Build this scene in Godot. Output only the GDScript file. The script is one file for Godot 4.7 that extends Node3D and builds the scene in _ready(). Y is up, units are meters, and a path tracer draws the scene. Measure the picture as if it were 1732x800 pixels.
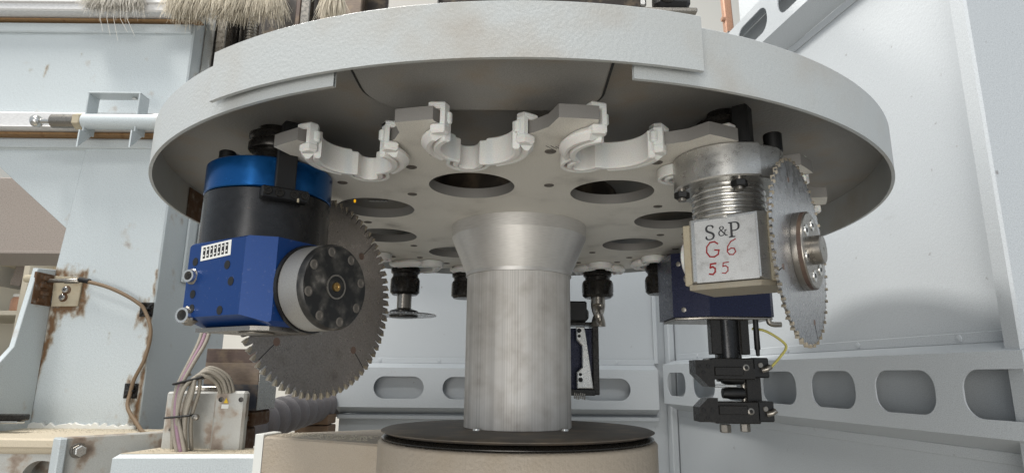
extends Node3D
# A tool carousel of a woodworking machining centre, seen from just below its rim.
# Distances in metres; heights in the builders are counted from the camera's own height, LIFT above the floor.

const LIFT := 1.2
var rng := RandomNumberGenerator.new()
var taken := {}
var M := {}


# ---------------------------------------------------------------- mesh builder
class Geo:
	var v := PackedVector3Array()
	var n := PackedVector3Array()
	var xf := Transform3D()

	func tri(a: Vector3, b: Vector3, c: Vector3, na: Vector3, nb: Vector3, nc: Vector3) -> void:
		if (b - a).cross(c - a).dot(na + nb + nc) * xf.basis.determinant() > 0.0:
			var t := b
			b = c
			c = t
			t = nb
			nb = nc
			nc = t
		for p in [a, b, c]:
			v.append(xf * p)
		for q in [na, nb, nc]:
			n.append((xf.basis * q).normalized())

	func quad(a: Vector3, b: Vector3, c: Vector3, d: Vector3, na: Vector3, nb := Vector3.ZERO, nc := Vector3.ZERO, nd := Vector3.ZERO) -> void:
		if nb == Vector3.ZERO:
			nb = na
			nc = na
			nd = na
		tri(a, b, c, na, nb, nc)
		tri(a, c, d, na, nc, nd)

	# profile of (radius, height), walked with the outside on the right hand: bottom centre, outwards, up, inwards
	func lathe(p: Array, segs := 48, a0 := 0.0, a1 := TAU, soft := 0.75) -> Geo:
		var k := p.size() - 1
		var sn := []
		for i in k:
			var d: Vector2 = p[i + 1] - p[i]
			sn.append(Vector2(d.y, -d.x).normalized())
		for i in k:
			var n0: Vector2 = sn[i]
			var n1: Vector2 = sn[i]
			if i > 0 and sn[i].dot(sn[i - 1]) > soft:
				n0 = (sn[i] + sn[i - 1]).normalized()
			if i < k - 1 and sn[i].dot(sn[i + 1]) > soft:
				n1 = (sn[i] + sn[i + 1]).normalized()
			for s in segs:
				var a := a0 + (a1 - a0) * s / segs
				var b := a0 + (a1 - a0) * (s + 1) / segs
				var da := Vector3(sin(a), 0, cos(a))
				var db := Vector3(sin(b), 0, cos(b))
				var up := Vector3.UP
				var A: Vector3 = da * p[i].x + up * p[i].y
				var B: Vector3 = db * p[i].x + up * p[i].y
				var C: Vector3 = db * p[i + 1].x + up * p[i + 1].y
				var D: Vector3 = da * p[i + 1].x + up * p[i + 1].y
				if p[i].x > 1e-6:
					tri(A, B, C, da * n0.x + up * n0.y, db * n0.x + up * n0.y, db * n1.x + up * n1.y)
				if p[i + 1].x > 1e-6:
					tri(A, C, D, da * n0.x + up * n0.y, db * n1.x + up * n1.y, da * n1.x + up * n1.y)
		return self

	func cyl(r: float, y0: float, y1: float, bev := 0.0, segs := 32) -> Geo:
		if bev > 0.0:
			return lathe([Vector2(0, y0), Vector2(r - bev, y0), Vector2(r, y0 + bev), Vector2(r, y1 - bev), Vector2(r - bev, y1), Vector2(0, y1)], segs)
		return lathe([Vector2(0, y0), Vector2(r, y0), Vector2(r, y1), Vector2(0, y1)], segs)

	func ring_sides(poly: PackedVector2Array, y0: float, y1: float, hole: bool, inset0 := 0.0, inset1 := 0.0) -> void:
		var k := poly.size()
		var area := 0.0
		for i in k:
			area += poly[i].cross(poly[(i + 1) % k])
		var sgn := 1.0 if (area > 0.0) != hole else -1.0
		var en := []
		for i in k:
			var d := (poly[(i + 1) % k] - poly[i]).normalized()
			en.append(Vector2(d.y, -d.x) * sgn)
		var vn := []
		for i in k:
			vn.append((en[i] + en[i - 1]).normalized() / maxf(0.5, (en[i] + en[i - 1]).normalized().dot(en[i])))
		var slope := Vector2(y1 - y0, inset1 - inset0).normalized() if y1 > y0 else Vector2(1, 0)
		for i in k:
			var j := (i + 1) % k
			var na: Vector2 = en[i] if en[i].dot(en[i - 1]) < 0.8 else (en[i] + en[i - 1]).normalized()
			var nb: Vector2 = en[i] if en[i].dot(en[j]) < 0.8 else (en[i] + en[j]).normalized()
			var a0: Vector2 = poly[i] - vn[i] * inset0
			var b0: Vector2 = poly[j] - vn[j] * inset0
			var a1: Vector2 = poly[i] - vn[i] * inset1
			var b1: Vector2 = poly[j] - vn[j] * inset1
			var NA := Vector3(na.x * slope.x, slope.y, na.y * slope.x)
			var NB := Vector3(nb.x * slope.x, slope.y, nb.y * slope.x)
			quad(Vector3(a0.x, y0, a0.y), Vector3(b0.x, y0, b0.y), Vector3(b1.x, y1, b1.y), Vector3(a1.x, y1, a1.y), NA, NB, NB, NA)

	func inset(poly: PackedVector2Array, d: float) -> PackedVector2Array:
		if d == 0.0:
			return poly
		var k := poly.size()
		var area := 0.0
		for i in k:
			area += poly[i].cross(poly[(i + 1) % k])
		var sgn := 1.0 if area > 0.0 else -1.0
		var out := PackedVector2Array()
		for i in k:
			var d0 := (poly[i] - poly[i - 1]).normalized()
			var d1 := (poly[(i + 1) % k] - poly[i]).normalized()
			var e0 := Vector2(d0.y, -d0.x) * sgn
			var e1 := Vector2(d1.y, -d1.x) * sgn
			var m := (e0 + e1).normalized()
			out.append(poly[i] - m / maxf(0.5, m.dot(e0)) * d)
		return out

	func cap(poly: PackedVector2Array, y: float, up: float, holes := []) -> void:
		var nn := Vector3(0, up, 0)
		if holes.is_empty():
			var t := Geometry2D.triangulate_polygon(poly)
			for i in range(0, t.size(), 3):
				tri(Vector3(poly[t[i]].x, y, poly[t[i]].y), Vector3(poly[t[i + 1]].x, y, poly[t[i + 1]].y), Vector3(poly[t[i + 2]].x, y, poly[t[i + 2]].y), nn, nn, nn)
			return
		var pts := PackedVector2Array(poly)
		for h in holes:
			pts.append_array(h)
		var lo := poly[0]
		var hi := poly[0]
		for q in poly:
			lo = lo.min(q)
			hi = hi.max(q)
		var st := maxf(hi.x - lo.x, hi.y - lo.y) / 40.0
		for gi in range(1, 40):
			for gj in range(1, 40):
				var q := lo + Vector2(gi + 0.31 * (gj % 2), gj) * st
				if not Geometry2D.is_point_in_polygon(q, poly):
					continue
				var free := true
				for e in pts:
					if e.distance_squared_to(q) < st * st * 0.2:
						free = false
						break
				for h in holes:
					if free and Geometry2D.is_point_in_polygon(q, h):
						free = false
				if free:
					pts.append(q)
		var t := Geometry2D.triangulate_delaunay(pts)
		for i in range(0, t.size(), 3):
			var a := pts[t[i]]
			var b := pts[t[i + 1]]
			var c := pts[t[i + 2]]
			var m := (a + b + c) / 3.0
			if not Geometry2D.is_point_in_polygon(m, poly):
				continue
			var inside := false
			for h in holes:
				if Geometry2D.is_point_in_polygon(m, h):
					inside = true
					break
			if not inside:
				tri(Vector3(a.x, y, a.y), Vector3(b.x, y, b.y), Vector3(c.x, y, c.y), nn, nn, nn)

	# a flat outline in (x, z) drawn up from y0 to y1
	func prism(poly: PackedVector2Array, y0: float, y1: float, bev := 0.0, holes := []) -> Geo:
		if bev > 0.0:
			ring_sides(poly, y0, y0 + bev, false, bev, 0.0)
			ring_sides(poly, y0 + bev, y1 - bev, false)
			ring_sides(poly, y1 - bev, y1, false, 0.0, bev)
		else:
			ring_sides(poly, y0, y1, false)
		for h in holes:
			ring_sides(h, y0, y1, true)
		cap(inset(poly, bev), y0, -1.0, holes)
		cap(inset(poly, bev), y1, 1.0, holes)
		return self

	func box(c: Vector3, s: Vector3, bev := 0.0) -> Geo:
		var h := s * 0.5
		bev = minf(bev, 0.45 * minf(s.x, minf(s.y, s.z)))
		var i := h - Vector3.ONE * bev
		for ax in 3:
			var bx := (ax + 1) % 3
			var cx := (ax + 2) % 3
			for sg in [-1.0, 1.0]:
				var nn := Vector3.ZERO
				nn[ax] = sg
				var q := []
				for k in [[-1, -1], [1, -1], [1, 1], [-1, 1]]:
					var p := Vector3.ZERO
					p[ax] = h[ax] * sg
					p[bx] = i[bx] * k[0]
					p[cx] = i[cx] * k[1]
					q.append(c + p)
				quad(q[0], q[1], q[2], q[3], nn)
			if bev > 0.0:
				for s1 in [-1.0, 1.0]:
					for s2 in [-1.0, 1.0]:
						var q := []
						for k in [[-1, 0], [1, 0], [1, 1], [-1, 1]]:
							var p := Vector3.ZERO
							p[ax] = i[ax] * k[0]
							p[bx] = (h[bx] if k[1] == 0 else i[bx]) * s1
							p[cx] = (i[cx] if k[1] == 0 else h[cx]) * s2
							q.append(c + p)
						var nn := Vector3.ZERO
						nn[bx] = s1
						nn[cx] = s2
						quad(q[0], q[1], q[2], q[3], nn.normalized())
		if bev > 0.0:
			for sx in [-1.0, 1.0]:
				for sy in [-1.0, 1.0]:
					for sz in [-1.0, 1.0]:
						var d := Vector3(sx, sy, sz)
						var nn := d.normalized()
						tri(c + Vector3(h.x, i.y, i.z) * d, c + Vector3(i.x, h.y, i.z) * d, c + Vector3(i.x, i.y, h.z) * d, nn, nn, nn)
		return self

	# a solid bounded by planes, each [outward normal, distance]
	func convex(planes: Array) -> Geo:
		var k := planes.size()
		var pl: Array[Plane] = []
		for p in planes:
			var l: float = p[0].length()
			pl.append(Plane(p[0] / l, p[1] / l))
		var on := []
		for i in k:
			on.append([])
		for i in k:
			for j in range(i + 1, k):
				for m in range(j + 1, k):
					var x = pl[i].intersect_3(pl[j], pl[m])
					if x == null:
						continue
					var ok := true
					for q in pl:
						if q.distance_to(x) > 1e-5:
							ok = false
							break
					if ok:
						for w in [i, j, m]:
							on[w].append(x)
		for i in k:
			if on[i].size() < 3:
				continue
			var ce := Vector3.ZERO
			for x in on[i]:
				ce += x
			ce /= on[i].size()
			var nn := pl[i].normal
			var e := nn.cross(Vector3.RIGHT if absf(nn.x) < 0.8 else Vector3.UP).normalized()
			var f := nn.cross(e)
			var o: Array = on[i]
			o.sort_custom(func(a, b): return atan2((a - ce).dot(f), (a - ce).dot(e)) < atan2((b - ce).dot(f), (b - ce).dot(e)))
			for a in o.size():
				var p0: Vector3 = o[a]
				var p1: Vector3 = o[(a + 1) % o.size()]
				if p0.distance_to(p1) > 1e-6:
					tri(ce, p0, p1, nn, nn, nn)
		return self

	func tube(p: Array, r, segs := 8, flat := 1.0) -> Geo:
		var k := p.size()
		var up := Vector3.UP
		var rings := []
		var prev := Vector3.ZERO
		for i in k:
			var d: Vector3 = (p[mini(i + 1, k - 1)] - p[maxi(i - 1, 0)]).normalized()
			if i == 0:
				up = d.cross(Vector3.UP if absf(d.y) < 0.9 else Vector3.RIGHT).normalized()
			else:
				up = (up - d * up.dot(d)).normalized()
			var sd := d.cross(up)
			var rr: float = r[i] if r is Array else r
			var slope := 0.0
			if r is Array and i > 0 and i < k - 1:
				slope = (r[i + 1] - r[i - 1]) / maxf(p[i + 1].distance_to(p[i - 1]), 1e-6)
			var ring := []
			for s in segs:
				var a := TAU * s / segs
				var o := up * cos(a) * flat + sd * sin(a)
				ring.append([p[i] + o * rr, (up * cos(a) + sd * sin(a) * flat - d * slope).normalized()])
			rings.append(ring)
			prev = d
		for i in k - 1:
			for s in segs:
				var t := (s + 1) % segs
				var a = rings[i][s]
				var b = rings[i][t]
				var c = rings[i + 1][t]
				var d = rings[i + 1][s]
				quad(a[0], b[0], c[0], d[0], a[1], b[1], c[1], d[1])
		for e in [0, k - 1]:
			var nn: Vector3 = (p[0] - p[1]).normalized() if e == 0 else (p[k - 1] - p[k - 2]).normalized()
			for s in segs:
				tri(p[e], rings[e][s][0], rings[e][(s + 1) % segs][0], nn, nn, nn)
		return self

	func at(t: Transform3D) -> Geo:
		xf = t
		return self

	func mesh() -> ArrayMesh:
		var key := {}
		var vv := PackedVector3Array()
		var nv := PackedVector3Array()
		var ix := PackedInt32Array()
		for i in v.size():
			var h := [v[i].snapped(Vector3.ONE * 1e-6), n[i].snapped(Vector3.ONE * 1e-3)]
			if not key.has(h):
				key[h] = vv.size()
				vv.append(v[i])
				nv.append(n[i])
			ix.append(key[h])
		var a := []
		a.resize(Mesh.ARRAY_MAX)
		a[Mesh.ARRAY_VERTEX] = vv
		a[Mesh.ARRAY_NORMAL] = nv
		a[Mesh.ARRAY_INDEX] = ix
		var m := ArrayMesh.new()
		m.add_surface_from_arrays(Mesh.PRIMITIVE_TRIANGLES, a)
		return m


# ---------------------------------------------------------------- scene helpers
func numbered(called: String) -> String:
	if not taken.has(called):
		taken[called] = 0
		return called
	taken[called] += 1
	return "%s_%03d" % [called, taken[called]]


func thing(called: String, label: String, category: String, at := Vector3.ZERO, turn := 0.0, group := "") -> Node3D:
	var o := Node3D.new()
	o.name = numbered(called)
	add_child(o)
	o.position = at + Vector3(0, LIFT, 0)
	o.rotation.y = turn
	o.set_meta("label", label)
	o.set_meta("category", category)
	if group:
		o.set_meta("group", group)
	return o


func part(called: String, g, m: Material, parent: Node3D, label := "") -> MeshInstance3D:
	var o := MeshInstance3D.new()
	o.name = called
	o.mesh = g.mesh() if g is Geo else g
	o.material_override = m
	parent.add_child(o, true)
	if label:
		o.set_meta("label", label)
	return o


func struct(called: String, g, m: Material) -> MeshInstance3D:
	var o := part(called, g, m, self)
	o.position = Vector3(0, LIFT, 0)
	o.set_meta("kind", "structure")
	return o


func G() -> Geo:
	return Geo.new()


func side(dir: Vector3, origin := Vector3.ZERO) -> Transform3D:   # turns a lathe's own axis (up) to dir
	var y := dir.normalized()
	var x := y.cross(Vector3.UP if absf(y.y) < 0.95 else Vector3.RIGHT).normalized()
	return Transform3D(Basis(x, y, x.cross(y)), origin)


func poly(a: Array) -> PackedVector2Array:
	var p := PackedVector2Array()
	for q in a:
		p.append(Vector2(q[0], q[1]) if q is Array else q)
	return p


func circle(c: Vector2, r: float, k: int) -> PackedVector2Array:
	var p := PackedVector2Array()
	for i in k:
		p.append(c + Vector2(sin(TAU * i / k), cos(TAU * i / k)) * r)
	return p


func slot(c: Vector2, l: float, h: float, r := -1.0, k := 8) -> PackedVector2Array:
	var p := PackedVector2Array()
	if r < 0.0:
		r = h / 2
	for q in 4:
		var cc := c + Vector2((l / 2 - r) * (1 if q in [0, 3] else -1), (h / 2 - r) * (1 if q < 2 else -1))
		for i in k + 1:
			var a := PI / 2 * (q + float(i) / k)
			p.append(cc + Vector2(cos(a), sin(a)) * r)
		
	return dense(p, 0.012)


func dense(p: PackedVector2Array, step: float) -> PackedVector2Array:
	var o := PackedVector2Array()
	for i in p.size():
		var a := p[i]
		var b := p[(i + 1) % p.size()]
		if a.distance_to(b) < 1e-6:
			continue
		var k := maxi(1, int(ceil(a.distance_to(b) / step)))
		for j in k:
			o.append(a.lerp(b, float(j) / k))
	return o


func smooth_path(p: Array, steps := 6) -> Array:
	var c := Curve3D.new()
	for i in p.size():
		var t: Vector3 = (p[mini(i + 1, p.size() - 1)] - p[maxi(i - 1, 0)]) / 6.0
		c.add_point(p[i], -t, t)
	var o := []
	for i in p.size() - 1:
		for s in steps:
			o.append(c.sample(i, float(s) / steps))
	o.append(p[-1])
	return o


# ---------------------------------------------------------------- materials
func noise(freq: float, stops: Array, rseed: int, type := FastNoiseLite.TYPE_SIMPLEX_SMOOTH, octaves := 4, size := 512) -> NoiseTexture2D:
	var f := FastNoiseLite.new()
	f.noise_type = type
	f.seed = rseed
	f.frequency = freq
	f.fractal_octaves = octaves
	if octaves == 1:
		f.fractal_type = FastNoiseLite.FRACTAL_NONE
	var t := NoiseTexture2D.new()
	t.width = size
	t.height = size
	t.seamless = true
	t.noise = f
	if stops:
		var g := Gradient.new()
		var off := PackedFloat32Array()
		var col := PackedColorArray()
		for s in stops:
			off.append(s[0])
			col.append(s[1])
		g.offsets = off
		g.colors = col
		t.color_ramp = g
	return t


func grey(x: float) -> Color:
	return Color(x, x, x)


func mat(called: String, col: Color, rough: float, metal := 0.0, o := {}) -> StandardMaterial3D:
	var m := StandardMaterial3D.new()
	m.resource_name = called
	m.albedo_color = col
	m.roughness = rough
	m.metallic = metal
	var sc = o.get("scale", 8.0)
	if o.has("tex") or o.has("bump") or o.has("rough_tex"):
		m.uv1_triplanar = true
		m.uv1_scale = sc if sc is Vector3 else Vector3.ONE * sc
	if o.has("tex"):
		m.albedo_texture = o.tex
	if o.has("rough_tex"):
		m.roughness_texture = o.rough_tex
	if o.has("bump"):
		m.heightmap_enabled = true
		m.heightmap_texture = o.bump
		m.heightmap_scale = o.get("relief", 0.05)
	if o.has("dirt"):
		m.detail_enabled = true
		m.detail_albedo = o.dirt
		m.detail_uv_layer = BaseMaterial3D.DETAIL_UV_2
		var ds = o.get("dirt_scale", 2.0)
		m.uv2_triplanar = true
		m.uv2_scale = ds if ds is Vector3 else Vector3.ONE * ds
		m.detail_blend_mode = BaseMaterial3D.BLEND_MODE_MIX
	if o.has("coat"):
		m.clearcoat_enabled = true
		m.clearcoat = o.coat
		m.clearcoat_roughness = 0.25
	M[called] = m
	return m


func materials() -> void:
	var peel := noise(0.05, [], 3, FastNoiseLite.TYPE_SIMPLEX_SMOOTH, 3)
	var cast := noise(0.035, [], 9, FastNoiseLite.TYPE_CELLULAR, 3)
	var fine := noise(0.2, [[0.0, grey(0.8)], [0.5, grey(0.93)], [1.0, grey(1.0)]], 5, FastNoiseLite.TYPE_SIMPLEX_SMOOTH, 4)
	var speck := noise(0.12, [[0.0, grey(0.45)], [0.28, grey(0.8)], [0.4, grey(0.96)], [1.0, grey(1.0)]], 8, FastNoiseLite.TYPE_SIMPLEX_SMOOTH, 5)
	var streak := noise(0.06, [[0.0, grey(0.8)], [0.45, grey(0.92)], [1.0, grey(1.0)]], 21, FastNoiseLite.TYPE_SIMPLEX_SMOOTH, 5)
	var rough := noise(0.03, [[0.0, grey(0.55)], [1.0, grey(1.0)]], 33, FastNoiseLite.TYPE_SIMPLEX_SMOOTH, 5)
	var dust := noise(0.012, [[0.0, Color(0.62, 0.56, 0.47, 0.0)], [0.5, Color(0.62, 0.56, 0.47, 0.03)], [0.66, Color(0.6, 0.53, 0.43, 0.16)], [1.0, Color(0.56, 0.48, 0.38, 0.45)]], 41, FastNoiseLite.TYPE_SIMPLEX_SMOOTH, 6)
	var rust := noise(0.02, [[0.0, Color(0.5, 0.38, 0.24, 0.0)], [0.8, Color(0.55, 0.42, 0.27, 0.0)], [0.86, Color(0.6, 0.5, 0.35, 0.15)], [0.92, Color(0.5, 0.38, 0.25, 0.35)], [1.0, Color(0.4, 0.29, 0.18, 0.6)]], 57, FastNoiseLite.TYPE_SIMPLEX_SMOOTH, 6)
	var heavy_rust := noise(0.014, [[0.0, Color(0.5, 0.38, 0.24, 0.0)], [0.5, Color(0.55, 0.42, 0.27, 0.03)], [0.6, Color(0.6, 0.47, 0.3, 0.25)], [0.72, Color(0.48, 0.35, 0.21, 0.6)], [1.0, Color(0.36, 0.24, 0.13, 0.85)]], 58, FastNoiseLite.TYPE_SIMPLEX_SMOOTH, 6)
	var grime := noise(0.016, [[0.0, Color(0.24, 0.21, 0.18, 0.5)], [0.2, Color(0.3, 0.26, 0.22, 0.2)], [0.4, Color(0.4, 0.36, 0.3, 0.06)], [0.6, Color(0.4, 0.36, 0.3, 0.0)], [1.0, Color(0.4, 0.36, 0.3, 0.0)]], 63, FastNoiseLite.TYPE_SIMPLEX_SMOOTH, 6)
	var white_dust := noise(0.014, [[0.0, Color(0.6, 0.57, 0.53, 0.0)], [0.4, Color(0.6, 0.57, 0.53, 0.0)], [0.7, Color(0.62, 0.6, 0.56, 0.12)], [0.85, Color(0.66, 0.63, 0.6, 0.3)], [1.0, Color(0.7, 0.68, 0.64, 0.6)]], 71, FastNoiseLite.TYPE_SIMPLEX_SMOOTH, 6)
	var fine_dust := noise(0.09, [[0.0, Color(0.6, 0.6, 0.62, 0.0)], [0.8, Color(0.6, 0.6, 0.62, 0.0)], [0.88, Color(0.62, 0.6, 0.6, 0.15)], [1.0, Color(0.7, 0.68, 0.64, 0.5)]], 73, FastNoiseLite.TYPE_SIMPLEX_SMOOTH, 4)
	var flecks := noise(0.07, [[0.0, Color(0.25, 0.16, 0.09, 0.7)], [0.04, Color(0.3, 0.2, 0.12, 0.4)], [0.08, Color(0.3, 0.2, 0.12, 0.0)], [1.0, Color(0.3, 0.2, 0.12, 0.0)]], 83, FastNoiseLite.TYPE_SIMPLEX_SMOOTH, 3)
	var column_streak := noise(0.08, [[0.0, grey(0.76)], [0.35, grey(0.91)], [0.6, grey(0.96)], [1.0, grey(1.0)]], 22, FastNoiseLite.TYPE_SIMPLEX_SMOOTH, 5)
	var column_grime := noise(0.02, [[0.0, Color(0.42, 0.37, 0.31, 0.42)], [0.25, Color(0.48, 0.43, 0.37, 0.25)], [0.48, Color(0.55, 0.5, 0.44, 0.12)], [0.62, Color(0.5, 0.44, 0.36, 0.0)], [1.0, Color(0.5, 0.44, 0.36, 0.0)]], 64, FastNoiseLite.TYPE_SIMPLEX_SMOOTH, 6)
	# paints
	mat("cabinet", Color(0.775, 0.795, 0.81), 0.42, 0.0, {"bump": peel, "relief": 0.018, "tex": fine, "scale": 5.0, "dirt": flecks, "dirt_scale": 1.1})
	mat("disc_paint", Color(0.735, 0.75, 0.75), 0.42, 0.0, {"bump": peel, "relief": 0.035, "tex": fine, "scale": 9.0, "dirt": dust, "dirt_scale": 1.3})
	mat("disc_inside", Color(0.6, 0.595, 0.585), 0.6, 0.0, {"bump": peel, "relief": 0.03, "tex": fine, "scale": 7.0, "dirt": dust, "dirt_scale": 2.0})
	mat("plate", Color(0.9, 0.885, 0.85), 0.58, 0.12, {"tex": fine, "scale": 6.0, "bump": rough, "relief": 0.01, "dirt": grime, "dirt_scale": 1.6})
	mat("frame_paint", Color(0.77, 0.8, 0.81), 0.42, 0.0, {"bump": peel, "relief": 0.02, "tex": fine, "scale": 4.0, "dirt": rust, "dirt_scale": 1.1})
	mat("dirty_paint", Color(0.75, 0.75, 0.73), 0.55, 0.0, {"bump": peel, "relief": 0.03, "tex": fine, "scale": 6.0, "dirt": heavy_rust, "dirt_scale": 2.6})
	mat("dusty_top", Color(0.82, 0.77, 0.68), 0.8, 0.0, {"tex": fine, "scale": 5.0, "dirt": rust, "dirt_scale": 3.1})
	mat("cast_base", Color(0.7, 0.65, 0.585), 0.6, 0.0, {"bump": peel, "relief": 0.09, "tex": fine, "scale": 6.0, "dirt": dust, "dirt_scale": 2.2})
	mat("rusty", Color(0.36, 0.24, 0.13), 0.8, 0.0, {"tex": speck, "scale": 9.0, "bump": rough, "relief": 0.05, "dirt": white_dust, "dirt_scale": 7.0})
	mat("white_wall", Color(0.9, 0.88, 0.84), 0.8)
	mat("floor", Color(0.66, 0.64, 0.6), 0.75, 0.0, {"tex": fine, "scale": 2.0, "dirt": grime, "dirt_scale": 0.6})
	# metals
	mat("turned_alu", Color(0.86, 0.85, 0.835), 0.46, 0.75, {"tex": fine, "scale": Vector3(0.6, 14.0, 0.6)})
	mat("drawn_alu", Color(0.8, 0.79, 0.775), 0.6, 0.42, {"tex": column_streak, "scale": Vector3(9.0, 0.02, 9.0), "dirt": column_grime, "dirt_scale": Vector3(2.6, 2.2, 2.6)})
	mat("alu", Color(0.82, 0.815, 0.8), 0.4, 0.85, {"tex": fine, "scale": 6.0, "rough_tex": rough})
	mat("bright_alu", Color(0.86, 0.855, 0.84), 0.3, 0.9, {"tex": fine, "scale": 5.0, "rough_tex": rough})
	mat("steel", Color(0.6, 0.58, 0.55), 0.4, 0.85, {"tex": fine, "scale": 7.0, "rough_tex": rough})
	mat("blade_steel", Color(0.57, 0.55, 0.535), 0.42, 0.75, {"tex": fine, "scale": Vector3(3, 3, 3), "rough_tex": rough, "dirt": grime, "dirt_scale": 4.0})
	mat("bright_blade", Color(0.76, 0.76, 0.765), 0.36, 0.85, {"tex": fine, "scale": 4.0, "rough_tex": rough})
	mat("bolt_grey", Color(0.42, 0.4, 0.375), 0.65, 0.3, {"tex": fine, "scale": 20.0})
	mat("shaded_edge", Color(0.56, 0.55, 0.535), 0.6, 0.3, {"tex": fine, "scale": 12.0})  # cut edges, with the shade of the side walls put into the grey
	mat("rail_alu", Color(0.9, 0.895, 0.89), 0.5, 0.4, {"tex": fine, "scale": Vector3(1.0, 9.0, 9.0)})
	mat("seam_rust", Color(0.55, 0.43, 0.29), 0.8, 0.0, {"tex": speck, "scale": 9.0, "dirt": heavy_rust, "dirt_scale": 6.0})
	mat("satin_steel", Color(0.68, 0.67, 0.65), 0.48, 0.6, {"tex": fine, "scale": 6.0})
	mat("strip_brown", Color(0.66, 0.57, 0.48), 0.5, 0.2, {"tex": streak, "scale": Vector3(3, 1, 3)})
	mat("dust_metal", Color(0.64, 0.61, 0.545), 0.6, 0.25, {"tex": fine, "scale": 9.0, "dirt": dust, "dirt_scale": 9.0})
	mat("carbide", Color(0.66, 0.62, 0.55), 0.42, 0.6, {"tex": speck, "scale": 14.0})
	mat("black_steel", Color(0.2, 0.19, 0.178), 0.36, 0.5, {"tex": fine, "scale": 6.0, "rough_tex": rough})
	mat("black_body", Color(0.2, 0.2, 0.205), 0.34, 0.6, {"tex": streak, "scale": Vector3(3, 3, 3), "rough_tex": rough, "dirt": flecks, "dirt_scale": 5.0})
	mat("black_cover", Color(0.13, 0.13, 0.13), 0.42, 0.2, {"tex": fine, "scale": 8.0, "dirt": white_dust, "dirt_scale": 6.0})
	mat("black", Color(0.045, 0.045, 0.05), 0.5, 0.0, {"tex": speck, "scale": 8.0})
	mat("dark_disc", Color(0.36, 0.335, 0.31), 0.62, 0.1, {"tex": fine, "scale": 6.0, "bump": rough, "relief": 0.03, "dirt": dust, "dirt_scale": 2.6})
	mat("dark_gantry", Color(0.13, 0.1, 0.085), 0.6, 0.2, {"tex": speck, "scale": 4.0, "dirt": dust, "dirt_scale": 3.0})
	mat("blue_anodised", Color(0.08, 0.35, 0.6), 0.3, 0.75, {"tex": fine, "scale": 8.0, "rough_tex": rough})
	mat("blue_paint", Color(0.01, 0.22, 0.47), 0.42, 0.3, {"tex": fine, "scale": 8.0, "dirt": fine_dust, "dirt_scale": 4.0})
	mat("navy", Color(0.05, 0.08, 0.22), 0.38, 0.3, {"tex": fine, "scale": 9.0, "rough_tex": rough})
	mat("plastic", Color(0.93, 0.92, 0.905), 0.4, 0.0, {"tex": fine, "scale": 9.0})
	M.plastic.subsurf_scatter_enabled = true
	M.plastic.subsurf_scatter_strength = 0.15
	mat("cream_plate", Color(0.7, 0.66, 0.57), 0.7, 0.0, {"tex": fine, "scale": 9.0, "dirt": dust, "dirt_scale": 9.0})
	mat("white", Color(0.86, 0.86, 0.84), 0.5)
	mat("sticker", Color(0.83, 0.83, 0.825), 0.48, 0.35, {"tex": fine, "scale": 8.0, "dirt": grime, "dirt_scale": 8.0})
	mat("ink", Color(0.05, 0.05, 0.055), 0.6)
	mat("grey_ink", Color(0.2, 0.2, 0.21), 0.6)
	mat("red_ink", Color(0.55, 0.08, 0.1), 0.6)
	mat("brass", Color(0.66, 0.54, 0.34), 0.35, 0.9)
	mat("copper_spot", Color(0.48, 0.4, 0.36), 0.5, 0.6)
	mat("copper", Color(0.74, 0.57, 0.47), 0.5, 0.2, {"tex": speck, "scale": 6.0})
	mat("orange", Color(0.8, 0.35, 0.2), 0.6)
	mat("yellow", Color(0.85, 0.7, 0.12), 0.6)
	mat("cable", Color(0.62, 0.59, 0.54), 0.6, 0.0, {"tex": speck, "scale": 8.0})
	mat("brown_cable", Color(0.5, 0.42, 0.33), 0.65, 0.0, {"tex": speck, "scale": 12.0})
	mat("purple_cable", Color(0.62, 0.5, 0.56), 0.6, 0.0, {"tex": speck, "scale": 8.0})
	mat("hose", Color(0.5, 0.48, 0.485), 0.65, 0.0, {"tex": speck, "scale": 9.0})
	mat("air_hose", Color(0.78, 0.74, 0.42), 0.35)
	mat("bristle", Color(0.88, 0.84, 0.76), 0.6, 0.0, {"tex": fine, "scale": 3.0})
	mat("bristle_pale", Color(0.86, 0.84, 0.8), 0.6)
	mat("wood", Color(0.55, 0.45, 0.36), 0.7, 0.0, {"tex": streak, "scale": Vector3(1, 8, 1)})
	mat("shelf_board", Color(0.8, 0.77, 0.7), 0.6)
	mat("dull_beam", Color(0.62, 0.58, 0.55), 0.6, 0.0, {"tex": fine, "scale": 2.0})
	mat("motor_top", Color(0.32, 0.25, 0.22), 0.5, 0.2, {"tex": streak, "scale": Vector3(2, 8, 2), "dirt": dust, "dirt_scale": 4.0})
	mat("motor_mid", Color(0.46, 0.4, 0.35), 0.5, 0.2, {"tex": streak, "scale": Vector3(2, 8, 2), "dirt": dust, "dirt_scale": 4.0})
	mat("motor_low", Color(0.2, 0.22, 0.27), 0.45, 0.2, {"tex": streak, "scale": Vector3(2, 8, 2), "dirt": dust, "dirt_scale": 4.0})


# ---------------------------------------------------------------- lights and camera
func lamp_or_fill(at: Vector3, aim: Vector3, size: Vector2, energy: float, col := Color(1, 0.985, 0.96)) -> void:
	var l := AreaLight3D.new()
	l.name = "ceiling_or_fill_light"
	l.area_size = size
	l.area_normalize_energy = true
	l.light_energy = energy
	l.light_color = col
	l.area_range = 30.0
	l.area_attenuation = 2.0
	l.shadow_enabled = true
	add_child(l, true)
	l.look_at_from_position(at + Vector3(0, LIFT, 0), aim + Vector3(0, LIFT, 0), Vector3(0.01, 0.02, 1))


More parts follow.
